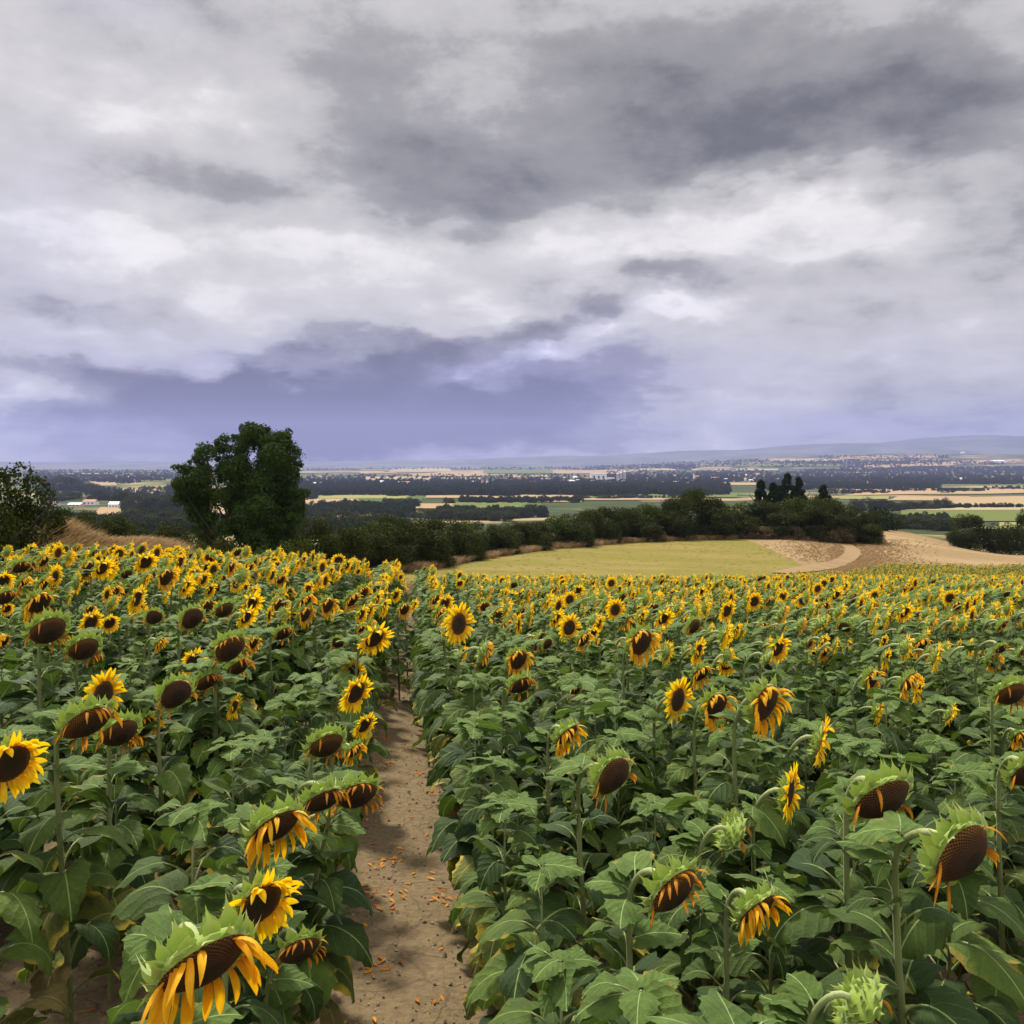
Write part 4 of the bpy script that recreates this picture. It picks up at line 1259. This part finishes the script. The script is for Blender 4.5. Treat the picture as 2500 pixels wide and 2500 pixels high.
for k, px in enumerate((1508, 1516, 1525)):
    b = ground_at(px, 1175); d = b[1]; r0 = 3.2 / F * d; hh = (19 + 2 * k) / F * d
    o = empty('silo', tuple(b)); a_ = np.linspace(0, 2 * math.pi, 16, endpoint=False)
    g = MB(); g.grid([[(math.cos(t) * r0, math.sin(t) * r0, z) for t in a_] for z in (-1, hh)], closed=True); g.obj('shell', M_GREYW, o)
    g = MB(); g.grid([[(math.cos(t) * r0 * s, math.sin(t) * r0 * s, hh + z) for t in a_] for s, z in ((1.04, 0), (.5, r0 * .3), (.02, r0 * .4))], closed=True); g.obj('roof', M_SHEET, o)
    tag(o, ['left', 'middle', 'right'][k] + ' one of the three tall grey silos by the factory', 'silo', 'grey silos of the town')
# church
b = ground_at(1699, 1170); d = b[1]; u = d / F
o = empty('church', tuple(b))
g = MB(); g.box(-3 * u, 9 * u, 0, 8 * u, -1, 6 * u); g.obj('wall', M_WALLC, o, smooth=False)
g = MB(); g.grid([[(-3 * u, 0, 6 * u), (9 * u, 0, 6 * u)], [(-3 * u, 4 * u, 9 * u), (9 * u, 4 * u, 9 * u)], [(-3 * u, 8 * u, 6 * u), (9 * u, 8 * u, 6 * u)]]); g.obj('roof', M_ROOF, o, smooth=False)
g = MB(); g.box(-6 * u, -3 * u, 2 * u, 5 * u, -1, 11 * u); g.obj('tower', M_WHITE, o, smooth=False)
g = MB(); g.grid([[(-6 * u, 2 * u, 11 * u), (-3 * u, 2 * u, 11 * u), (-3 * u, 5 * u, 11 * u), (-6 * u, 5 * u, 11 * u)], [(-4.5 * u, 3.5 * u, 17 * u)] * 4], closed=True); g.obj('spire', M_GREYW, o, smooth=False)
tag(o, 'pale church with a pointed spire right of the town', 'church')
for q in [
    (1404, 1172, 10, 10, M_WHITE, M_SHEET, 'square white building left of the factory hall'), (1335, 1174, 26, 6, M_WHITE, M_SHEET, 'low long white shed left of the town'),
    (774, 1184, 24, 7, M_WHITE, M_SHEET, 'long white building just right of the lone tree crown'), (1240, 1192, 32, 7, M_WHITE, M_SHEET, 'long white roofed shed in the dark wood'),
    (1178, 1184, 6, 14, M_WHITE, M_ROOF, 'narrow white tower house in the wood, left one of two'), (1189, 1184, 6, 17, M_WHITE, M_ROOF, 'narrow white tower house in the wood, right one of two'),
    (985, 1184, 26, 9, M_WALLC, M_ROOF, 'pinkish house cluster building amid the far wood'), (905, 1176, 22, 8, M_WALLC, M_ROOF, 'pinkish house above the far wood'),
    (1035, 1178, 12, 6, M_WHITE, M_ROOF, 'small white house near the far wood edge'), (1560, 1184, 30, 6, M_WALLC, M_ROOF, 'cream house in the wood below the church'),
    (2318, 1107, 16, 8, M_WHITE, M_SHEET, 'left white building on the far right ridge'), (2336, 1106, 12, 9, M_WHITE, M_SHEET, 'middle white building on the far right ridge'), (2352, 1108, 8, 5, M_WHITE, M_SHEET, 'right small white building on the far ridge'),
    (2338, 1171, 26, 5, M_WHITE, M_SHEET, 'long white shed in the far right wood'), (2440, 1131, 30, 8, M_WHITE, M_SHEET, 'pale long building leftmost at the far right village'),
    (2470, 1129, 24, 7, M_WHITE, M_ROOF, 'pale building in the middle of the far right village'), (2492, 1131, 24, 7, M_WALLC, M_ROOF, 'pale building at the right edge village'), (2135, 1182, 20, 5, M_WALLC, M_ROOF, 'cream farmhouse before the far right wood'), (1972, 1188, 14, 7, M_WHITE, M_ROOF, 'white house glimpsed between the pointed trees')]:
    house(*q, wins=False, group='pale buildings of the plain')
rr_ = random.Random(3)
for k in range(64):
    if k < 40: px, py = rr_.gauss(1480, 110), rr_.uniform(1168, 1184)
    elif k < 54: px, py = rr_.uniform(780, 1250), rr_.uniform(1168, 1186)
    else: px, py = rr_.uniform(1600, 1850), rr_.uniform(1160, 1180)
    house(px, py, rr_.uniform(6, 14), rr_.uniform(4, 8), rr_.choice([M_WHITE, M_WALLC, M_WALLC]), rr_.choice([M_ROOF, M_ROOF, M_SHEET]), 'tiny pale house scattered among the woods of the distant town',
          wins=False, group='houses of the distant town', rz=rr_.uniform(-.5, .5))

# ------------------------------------------------------------------ haze
HAZE = 7.0e-5
g = MB(); g.box(-15500, 15500, -15500, 15500, -130, 720)
hz = g.obj('haze', [], smooth=False)
hz.data.materials.clear()
mh = bpy.data.materials.new('haze'); mh.use_nodes = True; mh.node_tree.nodes.clear()
N = NT(mh.node_tree)
pv = N.n('ShaderNodeVolumePrincipled'); oo = N.n('ShaderNodeOutputMaterial')
pv.inputs['Color'].default_value = (.33, .37, .72, 1)
pv.inputs['Density'].default_value = HAZE
pv.inputs['Anisotropy'].default_value = 0.2
N.lk(pv.outputs[0], oo.inputs['Volume'])
hz.data.materials.append(mh)
tag(hz, 'thin violet blue haze filling the valley air', kind='stuff')
# ------------------------------------------------------------------ sunflowers
# heads read off the photo: column, row, size in photo pixels, state (F open, W wilted, N bare and nodding, S open seen from the side, B seen from behind)
HEADS = [
 (500,2335,340,'W'),(635,2195,225,'F'),(735,2290,130,'N'),(675,2010,190,'W'),(790,1935,130,'N'),(880,1905,125,'N'),(800,1990,70,'S'),(25,1865,190,'F'),
 (212,1765,150,'N'),(252,1695,125,'F'),(292,1790,115,'N'),(352,1775,90,'W'),(430,1695,100,'N'),(505,1665,78,'N'),(472,1615,76,'F'),(562,1585,98,'N'),(582,1630,78,'N'),(572,1725,70,'S'),
 (118,1540,110,'N'),(205,1585,92,'N'),(222,1520,72,'F'),(95,1473,92,'W'),(12,1460,62,'N'),(335,1462,76,'S'),(470,1510,72,'N'),(505,1482,56,'W'),(548,1490,62,'N'),(612,1475,74,'F'),
 (135,1407,54,'F'),(216,1388,58,'W'),(249,1388,66,'F'),(212,1428,40,'F'),(355,1373,64,'F'),(383,1350,44,'F'),(405,1410,66,'W'),(440,1372,52,'F'),(473,1405,56,'F'),(497,1414,52,'F'),(521,1391,46,'F'),
 (540,1416,42,'W'),(577,1425,48,'F'),(598,1437,44,'F'),(52,1385,52,'N'),(20,1402,42,'W'),(74,1342,38,'F'),(106,1370,46,'W'),(142,1350,46,'F'),(2,1340,30,'F'),(195,1357,30,'F'),(170,1362,36,'W'),
 (310,1402,36,'N'),(621,1407,40,'F'),(645,1398,36,'F'),(680,1453,48,'W'),(702,1448,44,'W'),(745,1472,66,'W'),(800,1478,62,'W'),(822,1504,50,'F'),(860,1465,58,'W'),(885,1447,52,'W'),(937,1482,62,'S'),
 (966,1452,44,'F'),(915,1552,100,'F'),(987,1488,44,'W'),(1010,1477,38,'F'),(870,1685,105,'F'),(862,1640,70,'F'),(892,1758,76,'F'),(797,1812,112,'N'),(866,1822,70,'W'),(712,1508,60,'F'),(692,1548,58,'N'),(745,1500,60,'W'),
 (1120,1522,105,'F'),(1265,1608,80,'W'),(1272,1670,80,'N'),(1358,1508,56,'F'),(1390,1530,72,'F'),(1462,1520,56,'F'),(1425,1560,60,'W'),(1565,1565,105,'W'),(1620,1508,64,'F'),(1637,1583,46,'S'),(1705,1588,78,'S'),
 (1770,1547,78,'S'),(1798,1537,52,'F'),(1695,1527,52,'N'),(1900,1580,84,'F'),(1775,1618,70,'F'),(1712,1642,72,'W'),(1655,1705,112,'F'),(1748,1720,110,'W'),(1870,1712,150,'W'),(2005,1805,128,'S'),(2145,1733,76,'S'),
 (2218,1665,84,'W'),(2242,1682,72,'S'),(2130,1655,78,'W'),(2285,1602,80,'S'),(2248,1572,62,'W'),(2082,1540,44,'F'),(2068,1575,46,'F'),(2012,1590,46,'W'),(1985,1598,44,'F'),(2425,1612,58,'W'),(2395,1600,46,'F'),(2370,1583,42,'F'),
 (2340,1576,40,'F'),(2470,1690,98,'N'),(2320,1742,62,'S'),(2490,1795,66,'W'),(1385,1792,104,'W'),(1432,1868,74,'N'),(1498,1890,135,'N'),(1930,1932,140,'S'),(2155,1945,190,'N'),(2350,2075,220,'N'),(1645,2168,180,'N'),
 (1790,2035,120,'B'),(1850,2215,165,'W'),(2105,2455,190,'B'),(2515,1880,130,'N')]
HW = {(500,2335):'largest drooping seed head with long wilted orange petals at the bottom left', (635,2195):'open yellow sunflower rising right behind the largest drooping seed head',
 (735,2290):'withered seed head half hidden right of the largest drooping one', (675,2010):'sunflower with ragged hanging petals beside the path, above the open bottom left one',
 (790,1935):'bare drooping head behind the ragged sunflower left of the path', (880,1905):'spiky green-backed drooping head leaning over the dirt path',
 (800,1990):'small sunflower with limp yellow petals at the left edge of the path', (25,1865):'open yellow sunflower cut off by the left edge of the photo',
 (212,1765):'bare brown drooping head in front of a tall yellow flower at the left', (252,1695):'yellow flower rising directly behind a bare drooping head at the left',
 (870,1685):'round open sunflower leftmost of those standing close above the path', (915,1552):'round open sunflower facing the camera at the far end of the path',
 (1120,1522):'open sunflower with a leaf across its disk just right of the far path', (1870,1712):'big sunflower with drooping petals in the middle of the right field',
 (1655,1705):'open orange sunflower with a leaf over its edge, left of the big drooping one', (2005,1805):'side-on yellow sunflower below and right of the big drooping one',
 (1930,1932):'sunflower with petals hanging to one side, left of a large bare head', (2155,1945):'large bare drooping head at the right, second from the right edge',
 (2350,2075):'largest bare brown seed head near the right edge with few orange petals', (1645,2168):'large dark drooping seed head low on the right side of the path',
 (1850,2215):'drooping sunflower with curled orange petals below the dark seed head on the right', (2105,2455):'spiky green sunflower back cut off by the bottom edge of the photo',
 (1790,2035):'green spiky back of a nodding sunflower on an arched neck right of centre', (1498,1890):'bare drooping head with upright green spikes right of the path',
 (2470,1690):'large bare head near the right edge above an arched stem', (2515,1880):'arched thick stem with its head beyond the right edge',
 (2145,1733):'small slim side-on sunflower standing alone in the right field', (1900,1580):'round open sunflower in the middle distance right of centre',
 (1565,1565):'tall sunflower with dark disk towering over the middle of the right field'}
BASE = {'F': .290, 'W': .265, 'N': .235, 'S': .285, 'B': .26}
def ray_plane_depth(px, py, hp):
    k, q = (px - CX) / F, (HY - py) / F
    ys = np.exp(np.linspace(math.log(1.0), math.log(120), 900))
    z = height(k * ys, ys) + hp
    hit = np.where(z > q * ys)[0]
    return float(ys[hit[0]]) if len(hit) else 100.0
plants = []     # dicts: x, y, key, rz, s, hs, label, hero
rs = random.Random(31)
for px, py, size, st in HEADS:
    dp = ray_plane_depth(px, py, 1.36)
    dsz = F * BASE[st] / size
    d = dp ** .5 * dsz ** .5
    for it in range(6):
        k = (px - CX) / F
        hz_ = (HY - py) / F * d
        Hh = hz_ - float(height(k * d, d))
        if Hh < 1.02: d *= .96 if (HY - py) / F < -.08 else 1.0
        elif Hh > 1.62: d *= 1.05
        else: break
    x, y = k * d, d
    Hh = (HY - py) / F * d - float(height(x, y))
    s_ = min(1.25, max(.72, Hh / 1.36))
    D_ = size / F * d * (1.06 if st == 'N' else 1.0)
    hs = min(1.5, max(.6, D_ / BASE[st] / s_))
    kind = {'F': 'F', 'S': 'F', 'W': 'W', 'N': 'N', 'B': 'N'}[st]
    a = {'F': -46, 'S': -18, 'W': -46, 'N': -54, 'B': 25}[st] + rs.uniform(-10, 10) + .6 * (math.degrees(math.atan2(-y, -x)) + 90)
    if st == 'F' and size < 62: a += 14
    # facing is relative to the line of sight so that flowers far to the side still look the way they do in the photo
    rz = R(a)
    off = .13 * s_
    bx, by = x - off * math.cos(rz), y - off * math.sin(rz)
    zt = (HY - py) / F * d
    plants.append(dict(x=bx, y=by, z=zt - 1.36 * s_, key=(kind, 0 if (px, py) == (500, 2335) else {(2350, 2075): 2, (2155, 1945): 3, (1645, 2168): 0, (1498, 1890): 2, (2470, 1690): 3}[(px, py)] if (px, py) in ((2350, 2075), (2155, 1945), (1645, 2168), (1498, 1890), (2470, 1690)) else rs.randrange(4)), rz=rz, s=s_, hs=hs, hero=(px, py), st=st, keep=True))
print('head heights', sorted(round(1.36 * p['s'] + p['z'] - float(height(p['x'], p['y'])), 2) for p in plants)[::12])
for p in plants:    # stalks near the path stand in their row and lean out over it
    o_ = p['x'] + .111 * p['y']; p['lean'] = 0.0
    if p['y'] < 9 and -.55 < o_ < .40:
        sh = (-.58 - o_) if o_ < 0 else (.44 - o_)
        p['x'] += sh; p['lean'] = math.atan2(-sh, 1.36 * p['s'])
for p in plants:    # feet on the soil
    g0 = float(height(p['x'], p['y']))
    p['z'] = min(p['z'], g0 + .0) if p['z'] > g0 else p['z']
HX = np.array([p['x'] for p in plants]); HYY = np.array([p['y'] for p in plants])
# rows
RS = .66
rowoff = [-.87 - RS * k for k in range(60)] + [.47 + RS * k for k in range(170)]
fe = np.array(FIELD_FAR); flx = np.array(FIELD_L)
def in_field(x, y):
    xl = np.interp(y, flx[:, 1], flx[:, 0])
    yf = np.interp(x, fe[:, 0], fe[:, 1])
    return (x > xl + .15) & (y < yf - .2)
fill = []
for ro in rowoff:
    y = .9
    while y < 112:
        sp = .33 if y < 30 else (.38 if y < 60 else .46)
        y += sp * rs.uniform(.75, 1.3)
        x = ro - .111 * y + rs.gauss(0, .05) + (0.24 * float(sstep(y, 5.0, 9.0)) if ro == rowoff[0] else -0.18 * float(sstep(y, 5.5, 9.5)) if ro == .47 else 0)
        if abs(x / y) > .64 + .8 / y: continue
        if not in_field(x, y): continue
        fill.append((x, y))
fill = np.array(fill)
ok = np.ones(len(fill), bool)
for i, (x, y) in enumerate(fill):
    if y < 16 and np.min(np.hypot(HX - x, HYY - y)) < .25: ok[i] = False
    elif y < 4.4 and x < -.9 and rs.random() < .60: ok[i] = False
    elif y < 4.6 and x > .9 and rs.random() < .36: ok[i] = False
fill = fill[ok]
print('plants', len(fill) + len(plants))
heads0 = [p for p in plants if p['keep']]
for x, y in fill:
    u = rs.random()
    if y < 6.5:
        key, s_ = ('L', rs.randrange(3)), rs.uniform(.92, 1.12)
        st = 'L'
    elif y < 9 and u < (.38 if x > .3 else .6):
        key, s_, st = ('L', rs.randrange(3)), rs.uniform(.92, 1.06), 'L'
    elif u < (.10 if y < 14 else .10 if y < 40 else .20):
        key, s_, st = ('L', rs.randrange(3)), rs.uniform(.92, 1.08), 'L'
    elif u < (.68 if y < 40 else .82): key, s_, st = ('F', rs.randrange(4)), rs.uniform(.84, 1.06), 'F'
    elif u < .87: key, s_, st = ('W', rs.randrange(4)), rs.uniform(.82, 1.04), 'W'
    else: key, s_, st = ('N', rs.randrange(4)), rs.uniform(.82, 1.04), 'N'
    if y > 50: s_ *= .88
    if y < 5.6:     # the nearest fillers stay below the heads standing behind them
        for p in heads0:
            if p['y'] > y + .1 and p['hero'][1] > 1600:
                hx, hy, hd = p['hero'][0], p['hero'][1], p['y']
                ex = CX + F * x / y
                if abs(ex - hx) < F * .30 / y + 40:
                    smax = ((HY - (hy + .11 * F / hd)) / F * y - float(height(x, y))) / 1.22
                    s_ = max(.55, min(s_, smax))
    plants.append(dict(x=x, y=y, z=float(height(x, y)), key=key, rz=R({'F': -14, 'W': -24, 'N': -32, 'L': 0}[st] + rs.gauss(0, 26) - .5 * math.degrees(math.atan2(x, y))) if st != 'L' else rs.uniform(0, 6.28),
                       s=s_, hs=rs.uniform(.58, .85) if st != 'L' else 1.0, hero=None, st=st, keep=False))
def visible(p):
    top = (p['z'] + 1.5 * p['s'])
    return abs(p['x'] / p['y']) < .577 + .18 / p['y'] and top / p['y'] > -(2500 - HY) / F
plants.sort(key=lambda p: p['y'] - (50 if p['keep'] else 0))
near, rest = [], []
for p in plants:
    (near if len(near) < 300 and visible(p) and not (p['st'] == 'L' and p['y'] < 1.9) else rest).append(p)
print('individual down to', max(p['y'] for p in near))
# place of each plant in its row, for its label
rows = {}
for p in near:
    o = p['x'] + .111 * p['y']
    side = 'left' if o < 0 else 'right'
    k = max(0, round(((-.87 - o) if side == 'left' else (o - .47)) / RS))
    rows.setdefault((side, k), []).append(p)
desc = {'F': 'open yellow sunflower', 'S': 'side-turned yellow sunflower', 'W': 'wilting sunflower', 'N': 'bare nodding sunflower', 'B': 'spiky green sunflower back', 'L': 'leafy flowerless stalk'}
for (side, k), L in rows.items():
    L.sort(key=lambda p: p['y'])
    for i, p in enumerate(L):
        lab = '%s, %s from the front in the %srow %s of the path' % (desc[p['st']], orde[i], '' if k == 0 else orde[k] + ' ', side)
        if k == 0: lab = '%s, %s from the front in the row just %s of the path' % (desc[p['st']], orde[i], side)
        p['label'] = HW.get(p['hero'], lab) if p['hero'] else lab
for i, p in enumerate(near):
    o = build_plant(p['key'], (p['x'], p['y'], p['z'] - .0), p['rz'], p['s'], p['hs'], split=p['y'] < 3.6 or (p['y'] < 5.2 and abs(p['x'] + .111 * p['y'] + .15) < .9) or p.get('hero') in HW)
    if p.get('lean'): o.rotation_euler = (Matrix.Rotation(p['lean'], 3, 'Y') @ Matrix.Rotation(p['rz'], 3, 'Z')).to_euler()
    tag(o, p['label'], 'sunflower', 'sunflowers standing in rows' if p['st'] != 'L' else 'leafy stalks between the sunflowers')
# all the others: one object
keys = list(VAR.keys())
def joined(V):
    mats = [M_LEAF, M_LEAF_Y, M_LEAF_T, M_DEAD, M_STEM, M_BRACT, M_DISK, M_DISK_B, M_PETAL, M_PETAL_W, M_PETAL_D]
    me = bpy.data.meshes.new('sunflower_piece')
    srcs = [V['foliage'], V['stem']] + list(V.get('head', ())[:3])
    vs, fs, us, ms, nv = [], [], [], [], 0
    for si, m_ in enumerate(srcs):
        n_ = len(m_.vertices); co = np.zeros(n_ * 3, np.float32); m_.vertices.foreach_get('co', co)
        if si > 1:
            c_ = np.array(V['head'][3], np.float32); co = ((co.reshape(-1, 3) - c_) * 1.0 + c_).ravel()
        li = np.zeros(len(m_.loops), np.int32); m_.loops.foreach_get('vertex_index', li)
        uv = np.zeros(len(m_.loops) * 2, np.float32); m_.uv_layers[0].data.foreach_get('uv', uv)
        mi = np.zeros(len(m_.polygons), np.int32); m_.polygons.foreach_get('material_index', mi)
        mp = np.array([mats.index(q) for q in m_.materials])
        vs.append(co.reshape(-1, 3)); fs.append(li + nv); us.append(uv); ms.append(mp[mi]); nv += n_
    li = np.concatenate(fs); co = np.concatenate(vs); nf = len(li) // 4
    me.vertices.add(nv); me.vertices.foreach_set('co', co.ravel())
    me.loops.add(len(li)); me.loops.foreach_set('vertex_index', li)
    me.polygons.add(nf); me.polygons.foreach_set('loop_start', np.arange(nf, dtype=np.int32) * 4); me.polygons.foreach_set('loop_total', np.full(nf, 4, np.int32))
    for q in mats: me.materials.append(q)
    me.polygons.foreach_set('material_index', np.concatenate(ms).astype(np.int32)); me.polygons.foreach_set('use_smooth', np.ones(nf, bool))
    l = me.uv_layers.new(name='UVMap'); l.data.foreach_set('uv', np.concatenate(us))
    me.update(calc_edges=True)
    return me
fcoll = variants('sunflower_piece', [joined(VAR[k]) for k in keys])
P_ = np.array([(p['x'], p['y'], p['z']) for p in rest])
scatter('sunflower_field', P_, [(rs.gauss(0, .04), rs.gauss(0, .04), p['rz']) for p in rest], [(p['s'],) * 3 for p in rest], [keys.index(p['key']) for p in rest],
        fcoll, 'mass of sunflowers filling the field into the distance', 'sunflower field')

# ------------------------------------------------------------------ dry grass on the bank, verge and under the hedge
def m_grass(N, bs):
    uv = N.n('ShaderNodeUVMap').outputs[0]
    u, v, _ = N.sep(uv)
    r = N.n('ShaderNodeNewGeometry').outputs['Random Per Island']; o = N.n('ShaderNodeObjectInfo').outputs['Random']
    c = N.mix(r, (.20, .125, .055), (.46, .33, .165))
    c = N.mix(N.mr(o, .0, 1.0, 0, .6), c, (.24, .13, .06))
    N.lk(c, bs.inputs['Base Color'])
    add_transl(N, bs, c, .3)
M_GRASS = mat('dry_grass', m_grass)
def m_ggrass(N, bs):
    r = N.n('ShaderNodeNewGeometry').outputs['Random Per Island']
    c = N.mix(r, (.10, .11, .024), (.23, .19, .055)); N.lk(c, bs.inputs['Base Color']); add_transl(N, bs, c, .3)
M_GGRASS = mat('green_grass', m_ggrass)
def tuft(rg, n, h, sp, m_, wdt=.006, lean=.35):
    g = MB()
    for k in range(n):
        a = rg.uniform(0, 6.28); r_ = sp * math.sqrt(rg.uniform())
        p = np.array([math.cos(a) * r_, math.sin(a) * r_, -.03]); hh = h * rg.uniform(.6, 1.15)
        d = np.array([rg.normal() * lean + .25, rg.normal() * lean, 1.0])
        b = rg.uniform(0, 3.14); w_ = np.array([math.cos(b), math.sin(b), 0]) * wdt
        e = p + d * hh * .6; f_ = e + (d + [.25 + rg.normal() * .3, rg.normal() * .3, -.4]) * hh * .4
        rows = [[p - w_, p + w_], [e - w_, e + w_], [(e + f_) / 2 - w_ * 1.8, (e + f_) / 2 + w_ * 1.8], [f_ - w_ * .3, f_ + w_ * .3]]
        g.grid(rows)
    return g.mesh('tuft', m_)
gc = variants('grass_tuft', [tuft(rg, 60, .75, .22, M_GRASS) for _ in range(4)])
gp = []
while len(gp) < 5200:
    y = rs.uniform(9, 56) if rs.random() < .6 else rs.uniform(9, 30)
    xl = float(np.interp(y, flx[:, 1], flx[:, 0]))
    wdt = 7.0 if y < 30 else 3.2
    x = xl - .1 - wdt * rs.random() ** 1.2
    if x / y < -.72: continue
    gp.append((x, y, .95 + .35 * math.sin(x * 1.7 + y) * .5, 0))
# under the hedge and along the verge
while len(gp) < 8200:
    t = rs.random(); y0 = float(np.interp(t, np.linspace(0, 1, len(MEADOW_FAR)), [q[1] for q in MEADOW_FAR])); x0 = float(np.interp(t, np.linspace(0, 1, len(MEADOW_FAR)), [q[0] for q in MEADOW_FAR]))
    gp.append((x0 + rs.uniform(-1, 1), y0 + rs.uniform(-.6, 3.5), rs.uniform(.4, 1.2), 0))
trk = np.concatenate([tp + (np.roll(tp, -1, 0) - tp) * f_ for f_ in (0, .25, .5, .75)])[:]
trk = np.array([[np.interp(s_, np.linspace(0, 1, len(tp)), tp[:, k]) for k in (0, 1)] for s_ in np.linspace(0, 1, 80)])
while len(gp) < 13500:
    px_ = rs.gauss(2075, 75); q = ground_at(px_, rs.uniform(1318, 1402))
    if np.min(np.hypot(trk[:, 0] - q[0], trk[:, 1] - q[1])) < 1.0: continue
    if px_ < 2010 + rs.gauss(0, 14) and q[1] < 100 + rs.gauss(0, 5): continue
    gp.append((q[0], q[1], rs.uniform(.12, .38), 0))
gp = np.array(gp); n = len(gp)
scatter('dry_grass', np.stack([gp[:, 0], gp[:, 1], height(gp[:, 0], gp[:, 1])], 1), [(0, 0, rs.gauss(.2, .7)) for _ in range(n)], np.stack([gp[:, 2] * 1.15, gp[:, 2] * 1.15, gp[:, 2]], 1),
        [rs.randrange(4) for _ in range(n)], gc, 'tall dry straw coloured grass on the bank and along the hedge', 'grass')
gc2 = variants('green_tuft', [tuft(rg, 40, .16, .35, M_GGRASS, .012, .6) for _ in range(3)])
q_ = []
A_ = np.array([(-6.4, 57), (0, 57), (9, 58), (17, 64), (26, 76), (36, 90)], float)
B_ = np.array(MEADOW_FAR, float)
for k in range(3400):
    t = rs.random(); s = rs.random() ** .8
    a = np.array([np.interp(t, np.linspace(0, 1, len(A_)), A_[:, i]) for i in (0, 1)]); b = np.array([np.interp(t, np.linspace(0, 1, len(B_)), B_[:, i]) for i in (0, 1)])
    p = a + (b - a) * s
    if .5 * math.sin(p[0] * .35) + .5 * math.sin(p[1] * .22 + p[0] * .1) + rs.gauss(0, 1.3) > .3: q_.append(p)
q_ = np.array(q_); n = len(q_)
scatter('meadow_tufts', np.stack([q_[:, 0], q_[:, 1], height(q_[:, 0], q_[:, 1])], 1), [(0, 0, rs.uniform(0, 6)) for _ in range(n)], [(rs.uniform(.25, .65),) * 3 for _ in range(n)],
        [rs.randrange(3) for _ in range(n)], gc2, 'low green tufts scattered over the meadow', 'grass')

# ------------------------------------------------------------------ fallen petals, clods and stones on the path
def m_clod(N, bs):
    N.lk(N.mix(N.n('ShaderNodeObjectInfo').outputs['Random'], (.15, .11, .07), (.34, .26, .17)), bs.inputs['Base Color']); bs.inputs['Roughness'].default_value = 1
M_CLOD = mat('clod', m_clod)
def clod(rg):
    g = MB(); a = np.linspace(0, 2 * math.pi, 8, endpoint=False)
    rows = [[((1 + .25 * rg.normal()) * math.sin(t) * math.cos(b), (1 + .25 * rg.normal()) * math.sin(t) * math.sin(b), .7 * math.cos(t) * (1 + .2 * rg.normal())) for b in a] for t in np.linspace(.05, 3.09, 6)]
    g.grid(rows, closed=True); return g.mesh('clod', M_CLOD, smooth=False)
cc = variants('clod_piece', [clod(rg) for _ in range(4)])
def path_pts(n, wide, y1=14):
    o = []
    for _ in range(n):
        y = 1.5 + (y1 - 1.5) * rs.random() ** 1.5
        x = -.17 - .111 * y + rs.gauss(0, wide)
        o.append((x, y, float(height(x, y)) + .018))
    return np.array(o)
pp = np.concatenate([path_pts(2600, .42), path_pts(2200, 2.2, 9)]); n = len(pp)
scatter('soil_clods', pp, [(rs.uniform(0, 6), rs.uniform(0, 6), rs.uniform(0, 6)) for _ in range(n)], [(max(.002, abs(rs.gauss(0, .006))),) * 3 for _ in range(n)],
        [rs.randrange(4) for _ in range(n)], cc, 'small clods and stones lying on the bare soil')
def fallen(rg, m_):
    g = MB(); rows = []
    for i in range(5):
        t = i / 4; w_ = .0085 * math.sin(math.pi * (.12 + .8 * t)); rows.append([(t * .055 - .03, -w_, .004 + .01 * math.sin(t * 3) * rg.uniform()), (t * .055 - .03, 0, .001 + .008 * t * rg.uniform()), (t * .055 - .03, w_, .006)])
    g.grid(rows); return g.mesh('fallen_petal', m_)
fc = variants('petal_piece', [fallen(rg, M_PETAL_W) for _ in range(2)] + [fallen(rg, M_PETAL_D) for _ in range(2)])
cl_ = []
for c in range(46):
    y = 1.8 + 8 * rs.random() ** 1.4; x = -.17 - .111 * y + rs.gauss(0, .28)
    for k in range(rs.choice([1, 2, 3, 6, 9])):
        xx, yy = x + rs.gauss(0, .05), y + rs.gauss(0, .05); cl_.append((xx, yy, float(height(xx, yy)) + .020))
for _ in range(260):
    y = rs.uniform(1.8, 9); x = rs.uniform(-.5, .5) * y * 1.1; cl_.append((x, y, float(height(x, y)) + .018))
n = len(cl_)
scatter('fallen_petals', cl_, [(rs.gauss(0, .2), rs.gauss(0, .2), rs.uniform(0, 6.3)) for _ in range(n)], [(rs.uniform(.7, 1.1),) * 3 for _ in range(n)], [rs.randrange(4) for _ in range(n)], fc,
        'orange petals fallen on the soil of the path')
